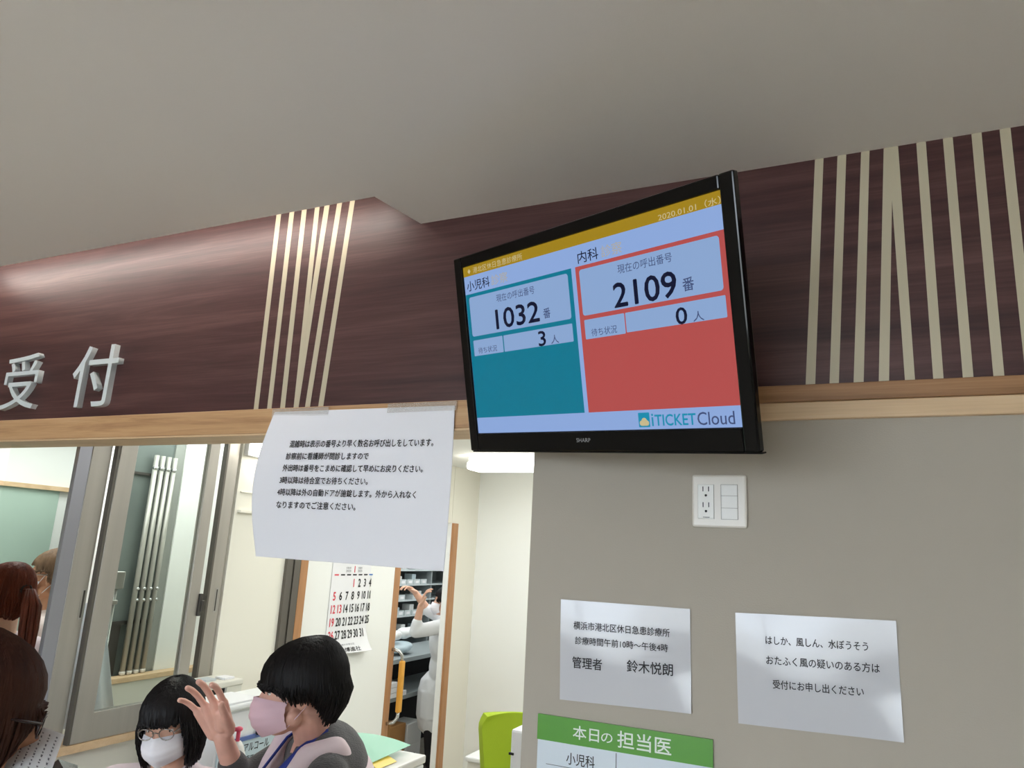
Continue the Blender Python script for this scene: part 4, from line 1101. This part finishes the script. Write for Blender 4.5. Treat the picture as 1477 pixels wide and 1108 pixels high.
hair(root, H, s, M['hair_brown'], lambda p: 0.030 if abs(p) < 0.15 else (-0.125 + 0.02 * math.cos(p) if abs(p) > 0.85 else 0.030 - 0.143 * (abs(p) - 0.15) / 0.70), n=1000, puff=1.04, seed=11, hang=0.25, rad=0.0036, capback=-0.12)
spectacles(root, H, M['frame_dark'], w=0.026, h=0.019, r=0.0022)
# the sheet she reads, on a black clipboard
def sheet_pts(dx=0.0, dd=0.0):
    tl, tr_, br, bl = at(36, 1046, 1.24), at(93, 1061, 1.22), at(66, 1135, 1.10), at(0, 1120, 1.12)
    return tl, tr_, br, bl
tl, tr_, br, bl = sheet_pts()
nrm = (tr_ - tl).cross(bl - tl).normalized()
if nrm.dot(Vector((0, 0, EYE)) - tl) < 0: nrm = -nrm
def SP(u, v, out=0.0):
    a = tl.lerp(tr_, u); c = bl.lerp(br, u); return a.lerp(c, v) + nrm * (out + 0.004 * math.sin(3 * u))
b = MB(); b.grid(lambda u, v: SP(u, v), 12, 12, thick=0.0006)
ss = thing('reading_sheet', SP(0.5, 0.5), 'white sheet of handwriting held by the brown-haired person in front', 'paper')
b.build('sheet', M['paper'], ss)
b = MB()
rnd = random.Random(5)
for k in range(5):
    u = 0.16 + 0.17 * k
    v = 0.10
    while v < 0.93:
        L = rnd.uniform(0.02, 0.05)
        b.poly([SP(u, v, 0.0011), SP(u + rnd.uniform(0.03, 0.05), v + 0.004, 0.0011), SP(u + 0.04, v + L, 0.0011), SP(u + 0.008, v + L * 0.9, 0.0011)]); v += L + rnd.uniform(0.015, 0.05)
b.build('handwriting', M['ink_soft'], ss)
cb2 = thing('clipboard', SP(0.5, 0.9, -0.02), 'black clipboard edge under the white reading sheet', 'clipboard')
b = MB(); e0, e1, e2, e3 = at(84, 1095, 1.20), at(112, 1104, 1.20), at(112, 1145, 1.10), at(30, 1140, 1.12)
b.prism([e0, e1, e2, e3], nrm * -0.006); b.build('board', M['black'], cb2, fix=True)

# --- woman with a ponytail in the side room
hc = at(4, 858, 2.98); fd = -R_ * 0.93 + A_ * 0.36
nb = hc - fd * 0.03 + Vector((0, 0, -0.18)); pv = Vector((nb.x, nb.y, 0.93))
root, H, R, s, *_ = person('person with an auburn ponytail and pale pink top, seen from behind beside the left edge', hc, fd, fd, nb, 0.16, pv, top='pink_cloth', s=1.05)
face_parts(root, H, R, s, 'hair_auburn')
mask(root, H, M['mask'])
hair(root, H, s, M['hair_auburn'], lambda p: 0.045 if abs(p) < 0.8 else (-0.045 if abs(p) < 1.7 else -0.095), n=600, rad=0.0036, puff=1.02, seed=5, hang=1.0, capback=-0.05)
b = MB(); rnd = random.Random(2)
for k in range(70):
    a = rnd.uniform(0, 6.28); q_ = rnd.uniform(0, 1) ** 0.5
    o1 = Vector((math.cos(a), math.sin(a), 0)) * 0.014 * q_; o2 = Vector((math.cos(a), math.sin(a) * 0.6, 0)) * 0.036 * q_
    b.tube([H(Vector((0, 0.10, 0.02)) + o1), H(Vector((0, 0.145, 0.028)) + o1), H(Vector((0.0, 0.172, -0.03)) + o2), H(Vector((0.0, 0.178, -0.11)) + o2), H(Vector((0.0, 0.185, -0.19)) + o2 * 0.8), H(Vector((0.0, 0.195, -0.235 - rnd.uniform(0, .03))) + o2 * 0.3)],
           [0.004, 0.005, 0.0055, 0.005, 0.004, 0.001], 5)
b.build('ponytail', M['hair_auburn'], root)
b = MB(); b.tube([H(Vector((0, 0.122, 0.024)) + Vector((math.cos(t) * 0.020, 0, math.sin(t) * 0.020))) for t in [2 * math.pi * k / 14 for k in range(15)]], 0.006, 6); b.build('hair_band', M['hair_band'], root)

# --- man with glasses and mask in the side room
hc = at(77, 832, 3.56); fd = -R_ * 0.95 - A_ * 0.20
nb = hc - fd * 0.03 + Vector((0, 0, -0.18)); pv = Vector((nb.x, nb.y, 0.93))
root, H, R, s, *_ = person('person with short greying hair, glasses and a white mask, partly behind the sash', hc, fd, fd, nb, 0.17, pv, top='stripe_cloth', s=1.13, skin='skin_tan')
face_parts(root, H, R, s, 'hair_grey')
mask(root, H, M['mask']); spectacles(root, H, M['frame_metal'])
hair(root, H, s, M['hair_grey'], lambda p: 0.055 if abs(p) < 0.9 else (0.025 if abs(p) < 1.5 else -0.01 - 0.045 * min(1, (abs(p) - 1.5) / 1.0)), n=500, rad=0.0036, puff=1.01, seed=9, hang=0.3, wave=0.006)

# --- black-haired woman with glasses and a white mask at the counter
hc = at(246, 1042, 2.30); fd = Vector((0.74, -0.67, 0)) * 0.92 - R_ * 0.36
nb = hc - fd * 0.05 + Vector((0, 0, -0.150)); pv = Vector((nb.x - fd.x * 0.06, nb.y - fd.y * 0.10, 0.58))
sd = Vector((-fd.y, fd.x, 0)).normalized(); bdn = fd.normalized()
kn = [pv + bdn * 0.10 - sd * 0.11 + Vector((0, 0, -0.10)), pv + bdn * 0.10 + sd * 0.11 + Vector((0, 0, -0.10))]
ft = [Vector((k_.x + bdn.x * 0.02, k_.y + bdn.y * 0.02, 0.075)) for k_ in kn]
root, H, R, s, sh, side, bd, nb = person('person with a black bob, glasses and a white mask, looking down below the raised hand', hc, fd, fd, nb, 0.17, pv, knees=kn, feet=ft,
    top='pink_cloth', pitch=math.radians(9), roll=math.radians(-4), s=0.95)
face_parts(root, H, R, s); mask(root, H, M['mask']); spectacles(root, H, M['frame_metal'])
hair(root, H, s, M['hair_black'], lambda p: 0.026 if abs(p) < 0.75 else (0.026 - 0.156 * min(1, (abs(p) - 0.75) / 0.30)), n=1100, puff=1.10, seed=3, hang=0.22, rad=0.0038, capback=-0.13)
b = MB()
for sx in (-1, 1):
    b.tube([nb + bd * -0.05 + side * sx * 0.055 + Vector((0, 0, 0.03)), nb + bd * 0.06 + side * sx * 0.085 + Vector((0, 0, -0.01)), nb + bd * 0.135 + side * sx * 0.05 + Vector((0, 0, -0.10)), nb + bd * 0.15 + side * sx * 0.008 + Vector((0, 0, -0.24))], 0.010, 6, flat=0.35)
b.build('lanyard', M['lanyard'], root)

# --- woman with short black hair and a pink mask, right hand raised
hc = at(431, 994, 2.16); fd = -R_ * 0.93 - A_ * 0.20
nb = at(452, 1072, 2.20); bdir = -R_ * 0.75 - A_ * 0.45
pv = Vector((nb.x + 0.10, nb.y + 0.12, 0.88))
bd_ = Vector((bdir.x, bdir.y, 0)).normalized(); sd = Vector((-bd_.y, bd_.x, 0))
wristR = at(321, 1062, 2.14); elbowR = at(345, 1132, 2.20)
shR = nb - sd * 0.17 + Vector((0, 0, -0.055)); shL = nb + sd * 0.17 + Vector((0, 0, -0.055))
elL = shL + sd * 0.03 + bd_ * 0.02 + Vector((0, 0, -0.28)); wrL = elL + bd_ * 0.20 + Vector((0, 0, -0.06))
hdir = at(290, 985, 2.10) - wristR
pal = -A_ * 1.0 - R_ * 0.12
HP_R = hand_prims(wristR, hdir, pal, R_, size=1.24, curl=(0.22, 0.16, 0.16, 0.20), spread=(-0.06, 0.04, 0.16, 0.34), thumb_out=0.34, thumb_fold=0.45, flen=0.80)
root, H, R, s, sh, side, bd, nb = person('person with short black hair and a pink mask raising one hand at the counter', hc, fd, bdir, nb, 0.152, pv,
    elbows=[elbowR, elL], wrists=[wristR, wrL], hands=[HP_R, None], pitch=math.radians(6), roll=math.radians(0), s=1.10, skin='skin_hand',
    top='knit', legs='dark_cloth', sleeve=(0.42, 0.9), voxel=0.003)
face_parts(root, H, R, s); mask(root, H, M['mask_pink'])
def w2end(p):
    a = abs(p)
    if a < 0.8: return 0.016
    if a < 1.3: return 0.016 - 0.036 * (a - 0.8) / 0.5
    if a < 1.8: return -0.020
    return -0.020 - 0.062 * min(1, (a - 1.8) / 0.5)
hair(root, H, s, M['hair_black'], w2end, n=1000, puff=1.09, seed=8, hang=0.7, rad=0.0038, capback=-0.09, wave=0.003)
# pinafore with wide straps, and lanyard
ap = []
for sx in (-1, 1):
    c0 = [nb + bd * 0.135 + side * sx * 0.085 + Vector((0, 0, -0.25)), nb + bd * 0.115 + side * sx * 0.10 + Vector((0, 0, -0.12)), nb + bd * 0.05 + side * sx * 0.115 + Vector((0, 0, -0.005)),
          nb - bd * 0.03 + side * sx * 0.118 + Vector((0, 0, 0.010)), nb - bd * 0.095 + side * sx * 0.10 + Vector((0, 0, -0.07)), nb - bd * 0.115 + side * sx * 0.07 + Vector((0, 0, -0.22))]
    for i in range(5): ap.append(('c', c0[i], c0[i + 1], 0.034, 0.034))
q3 = Matrix((side, bd, Vector((0, 0, 1)))).transposed()
ap += [('e', nb.lerp(pv, 0.48), (0.172, 0.132, 0.17), q3), ('e', nb.lerp(pv, 0.72), (0.155, 0.118, 0.17), q3), ('e', pv, (0.185, 0.14, 0.16), q3)]
blob('pinafore', ap, M['pink_cloth'], root, 0.007, 5)
b = MB()
for sx in (-1, 1):
    b.tube([nb - bd * 0.045 + side * sx * 0.03 + Vector((0, 0, 0.055)), nb - bd * 0.01 + side * sx * 0.072 + Vector((0, 0, 0.050)), nb + bd * 0.06 + side * sx * 0.072 + Vector((0, 0, 0.005)), nb + bd * 0.135 + side * sx * 0.05 + Vector((0, 0, -0.08)), nb + bd * 0.165 + side * sx * 0.012 + Vector((0, 0, -0.22))], 0.011, 8, flat=0.4)
b.build('lanyard', M['lanyard'], root)

# --- dispenser in a white coat
PD = 6.12
hc = at(643, 868, PD); fd = -R_ * 0.97 + A_ * 0.2
nb = at(645, 892, PD); pv = at(634, 995, PD); pv.z = max(pv.z, 0.62)
bd_ = fd.normalized(); sd = Vector((-bd_.y, bd_.x, 0))
shR = nb - sd * 0.17 + Vector((0, 0, -0.055)); shL = nb + sd * 0.17 + Vector((0, 0, -0.055))
eL = at(599, 911, PD - 0.22); wL = at(607, 874, PD - 0.20)
eR = at(617, 880, PD + 0.12); wR = at(599, 855, PD + 0.10)
feet = [at(634, 1130, PD), at(640, 1130, PD)]
feet = [Vector((pv.x - sd.x * 0.08, pv.y - sd.y * 0.08, 0.07)), Vector((pv.x + sd.x * 0.08, pv.y + sd.y * 0.08, 0.07))]
def coat(nb, pv, side, bd, sh):
    q3 = Matrix((side, bd, Vector((0, 0, 1)))).transposed()
    return [('c', pv, Vector((pv.x, pv.y, max(0.42, EYE - 1.36))), 0.185, 0.185), ('e', nb.lerp(pv, 0.3), (0.18, 0.13, 0.2), q3)]
LEGK = 0.86
root, H, R, s, *_ = person('person in a white coat with both arms raised at the medicine rack, in the doorway', hc, fd, fd, nb, 0.17, pv, feet=feet, elbows=[eR, eL], wrists=[wR, wL],
    hands=[hand_prims(wR, at(588, 846, PD + 0.05) - wR, Vector((0, 0, -1)), -A_, curl=(.6, .6, .6, .6)), hand_prims(wL, at(612, 857, PD - 0.2) - wL, R_, -A_, curl=(.5, .5, .5, .6))],
    top='white_cloth', sleeve=(0.05, 0.35), s=1.03, voxel=0.005, top_name='white_coat', top_extra=coat)
face_parts(root, H, R, s); mask(root, H, M['mask'])
hair(root, H, s, M['hair_black'], lambda p: 0.05 if abs(p) < 0.9 else (0.0 if abs(p) < 1.5 else -0.06), n=200, puff=1.03, seed=4, capback=-0.06)

# seat under the woman with the white mask
# ------------------------------------------------------------------ parent offsets
for o, p in bpy_inv:
    # parts sit in world space already, so only a part right under its thing needs the offset
    if p.parent is None: o.matrix_parent_inverse = Matrix.Translation(-p.location)
# the copied trays keep the first tray's offset
t0, kids, l0 = tr0
for o in C.objects:
    if o.parent is not None and o.parent is not t0 and o.parent.name.startswith('medicine_tray'):
        o.matrix_parent_inverse = Matrix.Translation(-l0)
